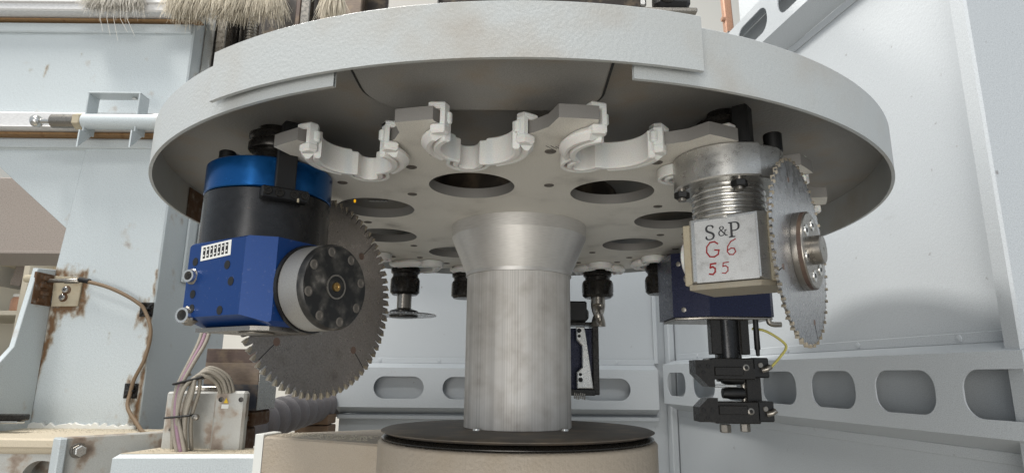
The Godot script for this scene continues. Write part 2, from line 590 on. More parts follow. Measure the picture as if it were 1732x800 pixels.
func _ready() -> void:
	rng.seed = 7
	var cam := Camera3D.new()
	cam.name = "camera"
	cam.fov = rad_to_deg(2.0 * atan(400.0 / 1060.0))
	cam.near = 0.02
	cam.far = 60.0
	cam.position = Vector3(-0.0107, LIFT, 0.9423)
	cam.basis = Basis(Vector3.RIGHT, 0.2199) * Basis(Vector3.BACK, 0.0098)
	add_child(cam)
	cam.current = true
	var we := WorldEnvironment.new()
	we.name = "surroundings"
	var env := Environment.new()
	env.background_mode = Environment.BG_COLOR
	env.background_color = Color(0.65, 0.68, 0.71)
	env.background_energy_multiplier = 1.45
	env.tonemap_mode = Environment.TONE_MAPPER_LINEAR
	env.tonemap_exposure = 0.95
	env.sdfgi_enabled = true
	env.ssao_enabled = true
	env.ssil_enabled = true
	we.environment = env
	add_child(we)
	lamp_or_fill(Vector3(-1.5, 2.6, 0.3), Vector3(0.3, 0, -0.1), Vector2(0.35, 1.2), 10.0)
	lamp_or_fill(Vector3(0.1, 2.2, 2.2), Vector3(0, 0.2, 0), Vector2(1.4, 0.3), 2.2)
	lamp_or_fill(Vector3(-1.2, 2.8, -2.0), Vector3(-0.4, 0, -2.6), Vector2(1.2, 0.3), 6.0)
	lamp_or_fill(Vector3(-0.6, -0.3, 3.0), Vector3(0, 0.2, 0), Vector2(2.4, 1.2), 5.5)  # added unseen fill, low behind the camera, brightening the plate's underside
	materials()
	setting()
	carousel()
	base()
	machine_frame()
	saw_head_blue()
	saw_head_alu()
	lock_unit()
	back_tools()
	cables()
	top_machinery()


# ---------------------------------------------------------------- the setting: cabinet walls, workshop
func rail(parent: Node3D, a: Vector2, l: float, yc: float, h: float, slots: Array, sl: float, sh: float, sr: float, deep := 0.035) -> void:
	# a hat-shaped stiffener on a wall whose own x runs along it and whose own z points into the cabinet
	var face := dense(poly([[a.x, yc - h / 2], [a.x + l, yc - h / 2], [a.x + l, yc + h / 2], [a.x, yc + h / 2]]), 0.02)
	var holes := []
	for s in slots:
		var hole := slot(Vector2(s, yc), sl, sh, sr)
		if s + sl / 2 < a.x + l:
			holes.append(hole)
		else:
			face = Geometry2D.clip_polygons(face, hole)[0]
	var g := G().at(Transform3D(Basis(Vector3.RIGHT, Vector3.BACK, Vector3.UP), Vector3.ZERO))
	g.prism(face, deep, deep + 0.0025, 0.0, holes)
	part("stiffener_rail", g, M.cabinet, parent)
	var w := G()
	for s in [-1.0, 1.0]:
		var y0: float = yc + s * h / 2
		var y1: float = yc + s * (h / 2 + (0.014 if s > 0.0 else 0.02))
		var y2: float = yc + s * (h / 2 + (0.03 if s > 0.0 else 0.036))
		var nn := Vector3(0, s * deep, 0.014).normalized()
		w.quad(Vector3(a.x, y0, deep + 0.0022), Vector3(a.x + l, y0, deep + 0.0022), Vector3(a.x + l, y1, 0.003), Vector3(a.x, y1, 0.003), nn)
		w.box(Vector3(a.x + l / 2, (y1 + y2) / 2, 0.0018), Vector3(l, 0.016, 0.0028), 0.001)
	part("rail_flange", w, M.cabinet, parent)
	for k in 5:
		part("rail_weld", G().at(side(Vector3.BACK, Vector3(a.x + l * (0.12 + 0.19 * k), yc + h / 2 + 0.022, 0.002))).lathe([Vector2(0.006, 0), Vector2(0.005, 0.0025), Vector2(0.0, 0.0035)], 10), M.cabinet, parent)


func setting() -> void:
	struct("floor", G().box(Vector3(0, -LIFT - 0.05, 0), Vector3(12, 0.1, 12)), M.floor)
	struct("workshop_wall", G().box(Vector3(-0.8, 1.4, -3.6), Vector3(9, 5.2, 0.15)), M.white_wall)
	# back wall of the cabinet
	var bw := struct("back_wall", G().prism(poly([[-0.515, -0.974], [0.474, -0.974], [0.474, -0.987], [-0.515, -0.987]]), -LIFT, 0.62), M.cabinet)
	var bn := Node3D.new()
	bn.name = "back_rail"
	bw.add_child(bn)
	bn.position = Vector3(0, 0, -0.972)
	rail(bn, Vector2(-0.515, 0), 0.935, -0.034, 0.112, [-0.336, -0.1355, 0.065, 0.2655], 0.146, 0.063, 0.0315, 0.042)
	part("lower_ledge", G().box(Vector3(-0.045, -0.118, 0.012), Vector3(0.94, 0.012, 0.024), 0.002), M.cabinet, bn)
	part("corner_strip", G().box(Vector3(0.424, 0.19, 0.008), Vector3(0.012, 0.3, 0.012), 0.002), M.cabinet, bn)
	# right wall, running towards the camera and slightly outwards
	var dir := Vector3(0.169, 0, 1.0).normalized()
	var inward := Vector3(-dir.z, 0, dir.x)
	var rw := struct("side_wall", G().at(Transform3D(Basis(dir, Vector3.UP, dir.cross(Vector3.UP)), Vector3(0.4755, 0, -0.96)) * Transform3D(Basis(Vector3.RIGHT, Vector3.BACK, Vector3.UP), Vector3.ZERO)).prism(poly([[0.0, -LIFT], [1.11, -LIFT], [1.11, 1.5], [0.5, 1.5], [0.5, 0.6], [0.0, 0.6]]), -0.004, 0.004), M.cabinet)
	var rn := Node3D.new()
	rn.name = "side_rail"
	rw.add_child(rn)
	rn.transform = Transform3D(Basis(dir, Vector3.UP, inward), Vector3(0.4755, 0, -0.96) + inward * 0.004)
	rail(rn, Vector2(0.04, 0), 1.095, -0.0165, 0.108, [0.127, 0.289, 0.4515, 0.614, 0.7765, 0.939, 1.1015], 0.117, 0.063, 0.026, 0.0455)
	rail(rn, Vector2(0.5, 0), 0.6, 0.765, 0.1, [0.63, 0.79, 0.95], 0.12, 0.06, 0.026, 0.05)
	part("corner_post", G().box(Vector3(0.012, -0.3, 0.012), Vector3(0.03, 1.8, 0.02), 0.003), M.cabinet, rn)
	# front jamb of the cabinet on the right, turned outwards
	struct("door_jamb", G().box(Vector3(0.616 + 0.3, 0.15, 0.15), Vector3(0.6, 2.7, 0.03), 0.003), M.cabinet)


# ---------------------------------------------------------------- the carousel
const FORK_R := 0.3775
const PLATE_Y := 0.2232


func fork_outline(w: float, r: float, back: float) -> PackedVector2Array:
	# the open curve of a clip in its own plan: round the pocket, with a narrow loop at the throat; opening towards +y
	var p := PackedVector2Array()
	var a0 := deg_to_rad(58)
	var a1 := PI - asin(w / r)
	for i in 13:
		var a := lerpf(a0, a1, i / 12.0)
		p.append(Vector2(sin(a), cos(a)) * r)
	for i in 9:
		var a := PI / 2 + PI * i / 8.0
		p.append(Vector2(sin(a) * w, -back + cos(a) * w) if i != 4 else Vector2(0, -back - w))
	for i in 13:
		var a := TAU - lerpf(a1, a0, i / 12.0)
		p.append(Vector2(sin(a), cos(a)) * r)
	return p


func ribbon(path: PackedVector2Array, d0: float, d1: float) -> PackedVector2Array:
	var o := PackedVector2Array()
	var k := path.size()
	var nrm := []
	for i in k:
		var d := (path[mini(i + 1, k - 1)] - path[maxi(i - 1, 0)]).normalized()
		nrm.append(Vector2(-d.y, d.x))
	for i in k:
		o.append(path[i] + nrm[i] * d0)
	for i in range(k - 1, -1, -1):
		o.append(path[i] + nrm[i] * d1)
	return o


func make_fork(parent: Node3D) -> MeshInstance3D:
	# plastic clip lining one pocket of the plate; in its own frame the tool stands at the origin and leaves towards +z
	var g := G()
	var path := fork_outline(0.0125, 0.0385, 0.044)
	g.prism(ribbon(path.slice(10, path.size() - 10), -0.003, 0.003), -0.0135, 0.0125, 0.0012)
	g.prism(ribbon(path.slice(0, 12), -0.0034, 0.0034), -0.014, 0.0145, 0.0014)
	g.prism(ribbon(path.slice(path.size() - 12), -0.0034, 0.0034), -0.014, 0.0145, 0.0014)
	var f := part("gripper_fork", g, M.plastic, parent)
	for s in [-1.0, 1.0]:
		var wing := PackedVector2Array()
		for i in 12:
			var a := lerpf(deg_to_rad(60), deg_to_rad(150), i / 11.0)
			wing.append(Vector2(sin(a) * s, cos(a)) * 0.0405)
		for i in 12:
			var a := lerpf(deg_to_rad(146), deg_to_rad(66), i / 11.0)
			var rr := 0.0505 + 0.0035 * sin((i / 11.0) * PI * 0.6)
			wing.append(Vector2(sin(a) * s, cos(a)) * rr)
		part("clip_wing", G().prism(wing, -0.0135, -0.0006, 0.005), M.plastic, f)
		var tip := G()
		tip.at(Transform3D(Basis(), Vector3(s * 0.003, 0, 0.001))).prism(poly([[s * 0.0305, 0.0165], [s * 0.0455, 0.0175], [s * 0.0465, 0.024], [s * 0.0395, 0.029], [s * 0.0345, 0.03], [s * 0.0292, 0.0235]]), -0.0095, -0.0006, 0.0018)
		tip.at(Transform3D(Basis(), Vector3(s * 0.003, 0, 0.001))).prism(poly([[s * 0.0305, 0.0165], [s * 0.0375, 0.0165], [s * 0.0385, 0.0285], [s * 0.0345, 0.03], [s * 0.0292, 0.0235]]), -0.003, 0.0205, 0.0018)
		tip.at(Transform3D(Basis(), Vector3(s * 0.003, 0, 0.001))).prism(poly([[s * 0.0305, 0.0165], [s * 0.048, 0.0165], [s * 0.049, 0.026], [s * 0.038, 0.0295], [s * 0.0345, 0.03], [s * 0.0292, 0.0235]]), 0.0135, 0.0202, 0.0018)
		tip.at(Transform3D(Basis(), Vector3(s * 0.0335, 0, 0.0235))).cyl(0.0042, 0.001, 0.0125, 0.0015, 14)
		part("clip_tip", tip, M.plastic, f)
	var u := PackedVector2Array()
	u.append(Vector2(0.0215, -0.034))
	for i in 13:
		var a := PI / 2 + PI * i / 12.0
		u.append(Vector2(sin(a) * 0.0205, -0.044 + cos(a) * 0.0205))
	u.append(Vector2(-0.0215, -0.034))
	part("spring_loop", G().prism(ribbon(u, -0.0021, 0.0021), -0.0125, -0.0006, 0.0009), M.plastic, f)
	return f


func carousel() -> void:
	var t := thing("tool_carousel", "big round grey tool carousel with white forks under its rim on an aluminium column", "tool carousel")
	# rim: a hoop with a gap at the front, closed by the guard plate
	var hoop := [Vector2(0.4965, 0.2277), Vector2(0.5, 0.2277), Vector2(0.5, 0.2800), Vector2(0.4985, 0.2815), Vector2(0.4965, 0.2815), Vector2(0.4965, 0.2277)]
	var g := G().lathe(hoop, 200, deg_to_rad(9.6), deg_to_rad(360 - 18.25))
	part("rim", g, M.disc_paint, t)
	var top := G().lathe([Vector2(0.0, 0.2755), Vector2(0.4966, 0.2755), Vector2(0.4966, 0.279), Vector2(0.0, 0.279)], 160)
	part("top_cover", top, M.disc_inside, t)
	part("guard_plate", G().lathe([Vector2(0.506, 0.236), Vector2(0.5095, 0.236), Vector2(0.5095, 0.2836), Vector2(0.508, 0.2849), Vector2(0.506, 0.2849), Vector2(0.506, 0.236)], 90, deg_to_rad(-33.6), deg_to_rad(15.9)), M.disc_paint, t)
	for a in [-33.6, 15.9]:
		var ends := G()
		var d := Vector3(sin(deg_to_rad(a)), 0, cos(deg_to_rad(a)))
		var nn := Vector3(d.z, 0, -d.x) * signf(a)
		ends.quad(d * 0.506 + Vector3(0, 0.236, 0), d * 0.5095 + Vector3(0, 0.236, 0), d * 0.5095 + Vector3(0, 0.2836, 0), d * 0.506 + Vector3(0, 0.2849, 0), nn)
		ends.at(Transform3D(Basis(Vector3.UP, deg_to_rad(a - 3.0 * signf(a))), Vector3.ZERO)).box(Vector3(0, 0.262, 0.5032), Vector3(0.03, 0.02, 0.0055), 0.001).at(Transform3D())
		part("guard_plate_end", ends, M.disc_paint, t)
	# tongue-shaped inner panel behind the guard, with rounded corners
	var tongue := PackedVector2Array()
	for i in 25:
		var a := deg_to_rad(lerpf(8.5, -18.0, i / 24.0))
		tongue.append(Vector2(sin(a), cos(a)) * 0.4955)
	for i in 9:
		var a := lerpf(PI, PI * 1.5, i / 8.0)
		tongue.append(Vector2(-0.108 + cos(a) * 0.045, 0.398 + sin(a) * 0.045))
	for i in 9:
		var a := lerpf(PI * 1.5, TAU, i / 8.0)
		tongue.append(Vector2(0.039 + cos(a) * 0.035, 0.389 + sin(a) * 0.035))
	var seam_strip := PackedVector2Array()
	for q in Geometry2D.offset_polygon(tongue, 0.0028, Geometry2D.JOIN_ROUND)[0]:
		seam_strip.append(q.limit_length(0.496))
	part("seam_shade", G().prism(seam_strip, 0.264, 0.2732), M.black, t)  # black strip standing in for the shade in the panel's seam
	part("inner_panel", G().prism(tongue, 0.2615, 0.2725, 0.0015), M.disc_inside, t)
	part("dark_pad", G().lathe([Vector2(0.4962, 0.2285), Vector2(0.4962, 0.272), Vector2(0.4952, 0.272), Vector2(0.4952, 0.2285), Vector2(0.4962, 0.2285)], 8, deg_to_rad(-97.0), deg_to_rad(-85.0)), M.rusty, t)
	# plate with pockets and eight large holes
	var outline := circle(Vector2.ZERO, 0.428, 360)
	for k in 18:
		var az := deg_to_rad(-6.8 + 20.0 * k)
		var out := az + deg_to_rad(22.5)
		var c := Vector2(sin(az), cos(az)) * FORK_R
		var o := Vector2(sin(out), cos(out))
		var s := Vector2(o.y, -o.x)
		var pocket := circle(c, 0.0425, 40)
		var mouth := poly([c + s * 0.034 + o * 0.0, c + s * 0.0385 + o * 0.022, c + s * 0.047 + o * 0.03, c + s * 0.056 + o * 0.047, c + s * 0.06 + o * 0.11, c - s * 0.06 + o * 0.11, c - s * 0.056 + o * 0.047, c - s * 0.047 + o * 0.03, c - s * 0.0385 + o * 0.022, c - s * 0.034])
		var throat := poly([c + s * 0.0162, c + s * 0.0162 - o * 0.052, c + s * 0.009 - o * 0.0602, c - s * 0.009 - o * 0.0602, c - s * 0.0162 - o * 0.052, c - s * 0.0162])
		for cut in [mouth, pocket, throat]:
			var best := PackedVector2Array()
			for q in Geometry2D.clip_polygons(outline, cut):
				if q.size() > best.size():
					best = q
			outline = best
	var holes := []
	for k in 8:
		var az := -0.2662 + TAU * k / 8
		holes.append(circle(Vector2(sin(az), cos(az)) * 0.227, 0.0514, 56))
	var pg := G()
	pg.cap(dense(outline, 0.006), PLATE_Y, -1.0, holes)
	pg.cap(dense(outline, 0.006), PLATE_Y + 0.013, 1.0, holes)
	var plate := part("fork_plate", pg, M.plate, t)
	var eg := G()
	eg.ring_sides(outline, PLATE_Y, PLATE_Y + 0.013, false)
	part("plate_edge", eg, M.shaded_edge, plate)
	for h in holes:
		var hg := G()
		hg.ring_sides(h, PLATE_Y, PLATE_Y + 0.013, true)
		part("hole_edge", hg, M.shaded_edge, plate)
	var f0: MeshInstance3D = null
	for k in 18:
		var az := deg_to_rad(-6.8 + 20.0 * k)
		if f0 == null:
			f0 = make_fork(t)
		var f: Node3D = f0 if k == 0 else f0.duplicate()
		if k > 0:
			t.add_child(f, true)
		f.position = Vector3(sin(az) * FORK_R, PLATE_Y, cos(az) * FORK_R)
		f.rotation.y = az + deg_to_rad(22.5)
	for f in t.get_children():
		var here := Vector2(f.position.x, f.position.z)
		if f.name.begins_with("gripper_fork") and (here.distance_to(Vector2(0.2067, 0.3159)) < 0.02 or here.distance_to(Vector2(-0.2752, 0.2584)) < 0.02):
			for w in f.get_children():   # pressed flat by the angle heads' flanges
				if w.name.begins_with("clip_wing"):
					f.remove_child(w)
					w.free()
	var bolt := G().lathe([Vector2(0.0, 0.0002), Vector2(0.0028, 0.0002), Vector2(0.0031, -0.0005), Vector2(0.0056, -0.0005), Vector2(0.006, -0.0002), Vector2(0.006, 0.001)], 14).mesh()
	for k in 18:
		for q in [[0.313, -22.9], [0.3425, -15.4]]:
			var az: float = deg_to_rad(q[1] + 19.7 * 0 + 20.0 * k)
			var b := part("plate_bolt", bolt, M.bolt_grey, t)
			b.position = Vector3(sin(az) * q[0], PLATE_Y - 0.0004, cos(az) * q[0])
	for k in 8:
		var az := deg_to_rad(-36.75 + 45.0 * k)
		var b := part("plate_bolt", bolt, M.bolt_grey, t)
		b.position = Vector3(sin(az) * 0.229, PLATE_Y - 0.0004, cos(az) * 0.229)
	for k in 5:
		part("scribble_mark", G().at(Transform3D(Basis(Vector3.UP, 0.9), Vector3(0.026 + k * 0.0042, PLATE_Y - 0.0002, 0.352 + 0.001 * (k % 2)))).box(Vector3.ZERO, Vector3(0.013 - 0.002 * (k % 3), 0.0003, 0.0005)), M.grey_ink, plate)
	# what stands above the plate: hub drum and, seen through a hole, a little lit sensor
	part("hub", G().cyl(0.15, PLATE_Y + 0.018, 0.2755, 0.004, 64), M.dark_gantry, t)
	part("sensor_lamp", G().box(Vector3(-0.243, 0.25, 0.053), Vector3(0.003, 0.005, 0.003), 0.001), glow(Color(0.95, 0.7, 0.12), 0.9), t)
	part("sensor_plate", G().box(Vector3(-0.217, 0.262, 0.014), Vector3(0.03, 0.002, 0.008), 0.001), M.alu, t)
	# column
	part("column_flare", G().lathe([Vector2(0.0, 0.146), Vector2(0.0798, 0.146), Vector2(0.0798, 0.151), Vector2(0.1028, 0.2045), Vector2(0.1028, PLATE_Y - 0.0002), Vector2(0, PLATE_Y - 0.0002)], 96, 0.0, TAU, 0.99), M.turned_alu, t)
	part("column", G().lathe([Vector2(0.0, -0.0712), Vector2(0.0772, -0.0712), Vector2(0.0778, -0.0706), Vector2(0.0778, 0.1458), Vector2(0.0, 0.1458)], 96), M.drawn_alu, t)
	part("foot_disc", G().lathe([Vector2(0.0, -0.0785), Vector2(0.17, -0.0785), Vector2(0.187, -0.0775), Vector2(0.1936, -0.0746), Vector2(0.1936, -0.0738), Vector2(0.19, -0.0722), Vector2(0.17, -0.0714), Vector2(0.0, -0.0714)], 128), M.dark_disc, t)
	for a in [-42.0, 50.0, 138.0, 230.0]:
		var az := deg_to_rad(a + 0.0)
		part("foot_screw", G().at(Transform3D(Basis(), Vector3(sin(az) * 0.0835, -0.0714, cos(az) * 0.0835))).lathe([Vector2(0.0, 0.0), Vector2(0.0055, 0.0), Vector2(0.005, 0.0025), Vector2(0.002, 0.0036), Vector2(0.0, 0.0036)], 16), M.bright_alu, t)


func glow(c: Color, e: float) -> StandardMaterial3D:
	var m := StandardMaterial3D.new()
	m.albedo_color = c
	m.emission_enabled = true
	m.emission = c
	m.emission_energy_multiplier = e
	return m


func base() -> void:
	var t := thing("carousel_base", "round dusty cast base under the dark foot disc of the carousel", "machine base")
	part("groove_ring", G().lathe([Vector2(0.0, -0.0855), Vector2(0.19, -0.0855), Vector2(0.1925, -0.0835), Vector2(0.1925, -0.0825), Vector2(0.188, -0.0805), Vector2(0.178, -0.0792), Vector2(0.0, -0.0792)], 128), M.black_steel, t)
	part("drum", G().lathe([Vector2(0.0, -0.5), Vector2(0.197, -0.5), Vector2(0.197, -0.0895), Vector2(0.1945, -0.0865), Vector2(0.19, -0.0856), Vector2(0.0, -0.0856)], 128), M.cast_base, t)
	var arm := thing("base_arm", "beige cast housing reaching out to the left of the round base", "casting")
	part("housing", G().prism(poly([[-0.396, -0.084], [-0.19, 0.021], [-0.1, 0.0], [-0.1, -0.2], [-0.244, -0.237], [-0.387, -0.137]]), -0.45, -0.095, 0.003), M.cast_base, arm)
	part("end_plate", G().prism(poly([[-0.4135, -0.093], [-0.3975, -0.0848], [-0.3885, -0.1375], [-0.4045, -0.1455]]), -0.45, -0.0925, 0.001), M.white, arm)


# ---------------------------------------------------------------- saw blades
func saw_blade(parent: Node3D, r: float, teeth: int, thick: float, tooth_w: float, m: Material, alternate: bool) -> MeshInstance3D:
	# in its own frame the blade lies in the plane z = 0
	var turn := Transform3D(Basis(Vector3.RIGHT, Vector3.BACK, Vector3.UP), Vector3.ZERO)
	var p := PackedVector2Array()
	var step := TAU / teeth
	var deep := r * TAU / teeth * (1.15 if not alternate else 0.75)
	for i in teeth:
		var a := i * step
		for q in [[0.0, -0.0008], [0.3, -0.0012], [0.56, -0.0022], [0.63, -deep * 0.45], [0.7, -deep * 0.92], [0.79, -deep], [0.9, -deep * 0.86], [0.96, -deep * 0.4]]:
			var rr: float = r + q[1]
			p.append(Vector2(cos(a + step * q[0]), sin(a + step * q[0])) * rr)
	var g := G().at(turn)
	g.prism(p, -thick / 2, thick / 2)
	var b := part("saw_blade", g, m, parent)
	var tip := G().at(turn)
	var tw := r * step
	tip.prism(poly([[r - deep * 0.62, -tw * 0.11], [r - 0.001, -tw * 0.07], [r, tw * 0.0], [r - 0.0025, tw * 0.3], [r - deep * 0.5, tw * 0.12]]), -tooth_w / 2, tooth_w / 2, 0.0003)
	var mesh := tip.mesh()
	for i in teeth:
		var o := part("tooth", mesh, M.carbide, b)
		o.rotation.z = i * step
		if alternate:
			o.position.z = 0.0007 * (1 if i % 2 == 0 else -1)
			o.rotation.y = 0.0
	return b


# ---------------------------------------------------------------- blue angle head with the big blade
func saw_head_blue() -> void:
	var t := thing("blue_saw_head", "blue and black angle head with large saw blade hanging at left of the carousel", "angle head", Vector3(-0.276, 0, 0.2575), deg_to_rad(-31.0))
	var ax := Transform3D(Basis(), Vector3(-0.006, 0, 0.008))
	part("taper_flange", G().at(ax).lathe([Vector2(0, 0.2216), Vector2(0.021, 0.2216), Vector2(0.021, 0.247), Vector2(0.027, 0.2475), Vector2(0.028, 0.249), Vector2(0.028, 0.2555), Vector2(0.0255, 0.258), Vector2(0.0255, 0.26), Vector2(0.028, 0.2625), Vector2(0.028, 0.2665), Vector2(0.0185, 0.2675), Vector2(0.0175, 0.285), Vector2(0.0, 0.285)], 48), M.black_steel, t)
	part("blue_ring", G().at(ax).lathe([Vector2(0, 0.1885), Vector2(0.066, 0.1885), Vector2(0.067, 0.1895), Vector2(0.067, 0.2200), Vector2(0.0655, 0.2215), Vector2(0.0, 0.2215)], 96), M.blue_anodised, t)
	part("housing", G().at(ax).lathe([Vector2(0, 0.1265), Vector2(0.0655, 0.1265), Vector2(0.0665, 0.1275), Vector2(0.0665, 0.1868), Vector2(0.0655, 0.1875), Vector2(0.06, 0.1884), Vector2(0, 0.1884)], 96), M.black_body, t)
	# torque arm bracket on the front of the ring
	var fa := deg_to_rad(64.0)
	var fd := Vector3(sin(fa), 0, cos(fa))
	var br := Transform3D(Basis(Vector3.UP, fa), ax.origin + fd * 0.0665)
	var arm := part("torque_arm", G().at(br).box(Vector3(0, 0.205, 0.004), Vector3(0.0205, 0.05, 0.008), 0.0012).box(Vector3(0, 0.1795, 0.0065), Vector3(0.047, 0.013, 0.013), 0.0015), M.black, t)
	for q in [[-0.018, 0.1805], [-0.0062, 0.1795], [0.0085, 0.1795], [0.019, 0.1805]]:
		part("screw", G().at(br * side(Vector3.BACK, Vector3(q[0], q[1], 0.013))).lathe([Vector2(0.0045, -0.001), Vector2(0.0045, 0.0012), Vector2(0.004, 0.002), Vector2(0.0024, 0.002), Vector2(0.0022, 0.0005), Vector2(0, 0.0005)], 14), M.black_steel, arm)
	part("dust_chip", G().at(br).box(Vector3(0.0125, 0.1745, 0.0135), Vector3(0.0022, 0.0045, 0.002), 0.0006), M.cream_plate, arm)
	part("stop_post", G().at(br * Transform3D(Basis(), Vector3(0.006, 0.244, -0.012))).box(Vector3.ZERO, Vector3(0.02, 0.044, 0.014), 0.002), M.black, t)
	part("locating_pin", G().at(Transform3D(Basis(), Vector3(-0.036, 0, 0.045))).cyl(0.009, 0.2216, 0.2425, 0.0012, 24), M.black, t)
	# gear block
	var bl := G().convex([
		[Vector3(0, 0, 1), 0.09], [Vector3(1, 0, 1), 0.165], [Vector3(1, 0, 0), 0.095], [Vector3(-1, 0, 0), 0.0125], [Vector3(0, 0, -1), 0.0],
		[Vector3(0, 1, 0), 0.1262], [Vector3(0, -1, 0), -0.0435], [Vector3(-0.55, 0.8, 0), 0.1045], [Vector3(0, -1, 0.35), -0.0212], [Vector3(-1, 0, 1), 0.1015], [Vector3(1, -1, 0), 0.047], [Vector3(0, 1, 1), 0.2145]])
	var block := part("gear_block", bl, M.blue_paint, t)
	part("base_plate", G().convex([[Vector3(0, 0, 1), 0.076], [Vector3(1, 0, 1), 0.15], [Vector3(1, 0, 0), 0.086], [Vector3(-1, 0, 0), 0.009], [Vector3(0, 0, -1), 0.0], [Vector3(0, 1, 0), 0.0434], [Vector3(0, -1, 0), -0.0395]]), M.steel, block)
	part("oil_plug", G().at(Transform3D(Basis(), Vector3(0.05, 0, 0.05))).cyl(0.017, 0.0375, 0.0394, 0.0008, 28), M.steel, block)
	# scale label
	var lab := part("scale_label", G().at(Transform3D(Basis(Vector3.BACK, 0.05), Vector3(0.031, 0.1155, 0.0902))).box(Vector3.ZERO, Vector3(0.046, 0.015, 0.0006), 0.0002), M.white, block)
	for k in 7:
		var q := Transform3D(Basis(Vector3.BACK, 0.05), Vector3(0.031, 0.1155, 0.0902))
		part("scale_mark", G().at(q).box(Vector3(-0.0175 + k * 0.0058, 0.0, 0.0004), Vector3(0.0034, 0.0108, 0.0004)), M.ink, lab)
		for s in [-1.0, 1.0]:
			part("scale_dot", G().at(q).box(Vector3(-0.0175 + k * 0.0058, 0.0028 * s, 0.0007), Vector3(0.0018, 0.0014, 0.0002)), M.white, lab)
	for q in [[0.0, 0.107], [0.051, 0.1], [0.059, 0.084], [0.002, 0.075], [0.047, 0.0575], [0.003, 0.061]]:
		part("screw_hole", G().at(side(Vector3.BACK, Vector3(q[0], q[1], 0.0894))).lathe([Vector2(0.0043, 0.0), Vector2(0.0042, 0.0010), Vector2(0.0, 0.0010)], 18), M.ink, block)
	for q in [[-0.002, 0.0925, 0.0078], [-0.0045, 0.0545, 0.0095]]:
		var hx := part("pipe_plug", G().at(side(Vector3(0.3, 0, 1), Vector3(q[0] - 0.002, q[1], 0.0815))).prism(circle(Vector2.ZERO, q[2], 6 if q[2] > 0.009 else 24), 0.0, 0.011, 0.0012), M.steel, block)
		part("plug_socket", G().at(side(Vector3(0.3, 0, 1), Vector3(q[0] - 0.002, q[1], 0.0815))).cyl(q[2] * 0.5, 0.0105, 0.0114, 0.0, 6 if q[2] < 0.0088 else 20), M.ink, hx)
		part("plug_collar", G().at(side(Vector3(0.3, 0, 1), Vector3(q[0] - 0.002, q[1], 0.0815))).lathe([Vector2(q[2] * 0.52, 0.011), Vector2(q[2] * 0.78, 0.011), Vector2(q[2] * 0.78, 0.0155), Vector2(q[2] * 0.55, 0.0155), Vector2(q[2] * 0.5, 0.011)], 24), M.bright_alu, hx)
	# spindle head
	var hd := side(Vector3.RIGHT, Vector3(0, 0.0816, 0.028))
	part("seal_ring", G().at(hd).lathe([Vector2(0, 0.0952), Vector2(0.043, 0.0952), Vector2(0.0436, 0.0956), Vector2(0.043, 0.0985), Vector2(0, 0.0985)], 72), M.black_body, t)
	part("bearing_ring", G().at(hd).lathe([Vector2(0, 0.0986), Vector2(0.0405, 0.0986), Vector2(0.0412, 0.0992), Vector2(0.0412, 0.1240), Vector2(0, 0.1240)], 72), M.satin_steel, t)
	var cover := part("end_cover", G().at(hd).lathe([Vector2(0, 0.1241), Vector2(0.0411, 0.1241), Vector2(0.0411, 0.1285), Vector2(0.0392, 0.1308), Vector2(0.0115, 0.1308), Vector2(0.0112, 0.130), Vector2(0.0, 0.130)], 72), M.black_cover, t)
	for k in 8:
		var a := TAU * (k + 0.3) / 8
		part("cover_screw", G().at(hd * Transform3D(Basis(), Vector3(sin(a) * 0.0335, 0.1306, cos(a) * 0.0335))).lathe([Vector2(0.0047, 0.0), Vector2(0.0047, 0.0006), Vector2(0.0042, 0.001), Vector2(0.0028, 0.001), Vector2(0.0024, 0.0004), Vector2(0.0, 0.0004)], 14), M.bolt_grey, cover)
	part("spindle_ring", G().at(hd).lathe([Vector2(0.0118, 0.1306), Vector2(0.0118, 0.1318), Vector2(0.0104, 0.1318), Vector2(0.0104, 0.1306)], 40), M.steel, cover)
	part("spindle_end", G().at(hd).lathe([Vector2(0.0103, 0.1298), Vector2(0.0103, 0.1312), Vector2(0.005, 0.1312), Vector2(0.005, 0.1304), Vector2(0.0, 0.1304)], 32), M.black_cover, cover)
	part("brass_screw", G().at(hd).lathe([Vector2(0.0042, 0.1304), Vector2(0.0042, 0.1325), Vector2(0.0024, 0.1327), Vector2(0.0018, 0.1315), Vector2(0.0, 0.1315)], 18), M.brass, cover)
	# blade
	var b := saw_blade(t, 0.1255, 72, 0.0028, 0.0044, M.blade_steel, false)
	var to := Transform3D(Basis(Vector3.UP, deg_to_rad(61.0)), Vector3(-0.2456, 0.0957, 0.169))
	b.transform = Transform3D(Basis(Vector3.UP, deg_to_rad(-31.0)), Vector3(-0.276, 0, 0.2575)).affine_inverse() * to
	for a in [-137.0, -47.0, 43.0, 133.0]:
		var d := Vector3(cos(deg_to_rad(a)), sin(deg_to_rad(a)), 0)
		part("slot_plug", G().at(side(Vector3.BACK, d * 0.088)).cyl(0.0048, -0.0016, 0.0016, 0.0, 18), M.copper_spot, b)
		part("expansion_slot", G().at(Transform3D(Basis(Vector3.BACK, deg_to_rad(a)), Vector3.ZERO)).box(Vector3(0.1055, 0, 0), Vector3(0.026, 0.001, 0.0031)), M.ink, b)
	part("arbor", G().at(side(Vector3.BACK)).cyl(0.03, 0.0015, 0.02, 0.001, 40), M.black_steel, b)


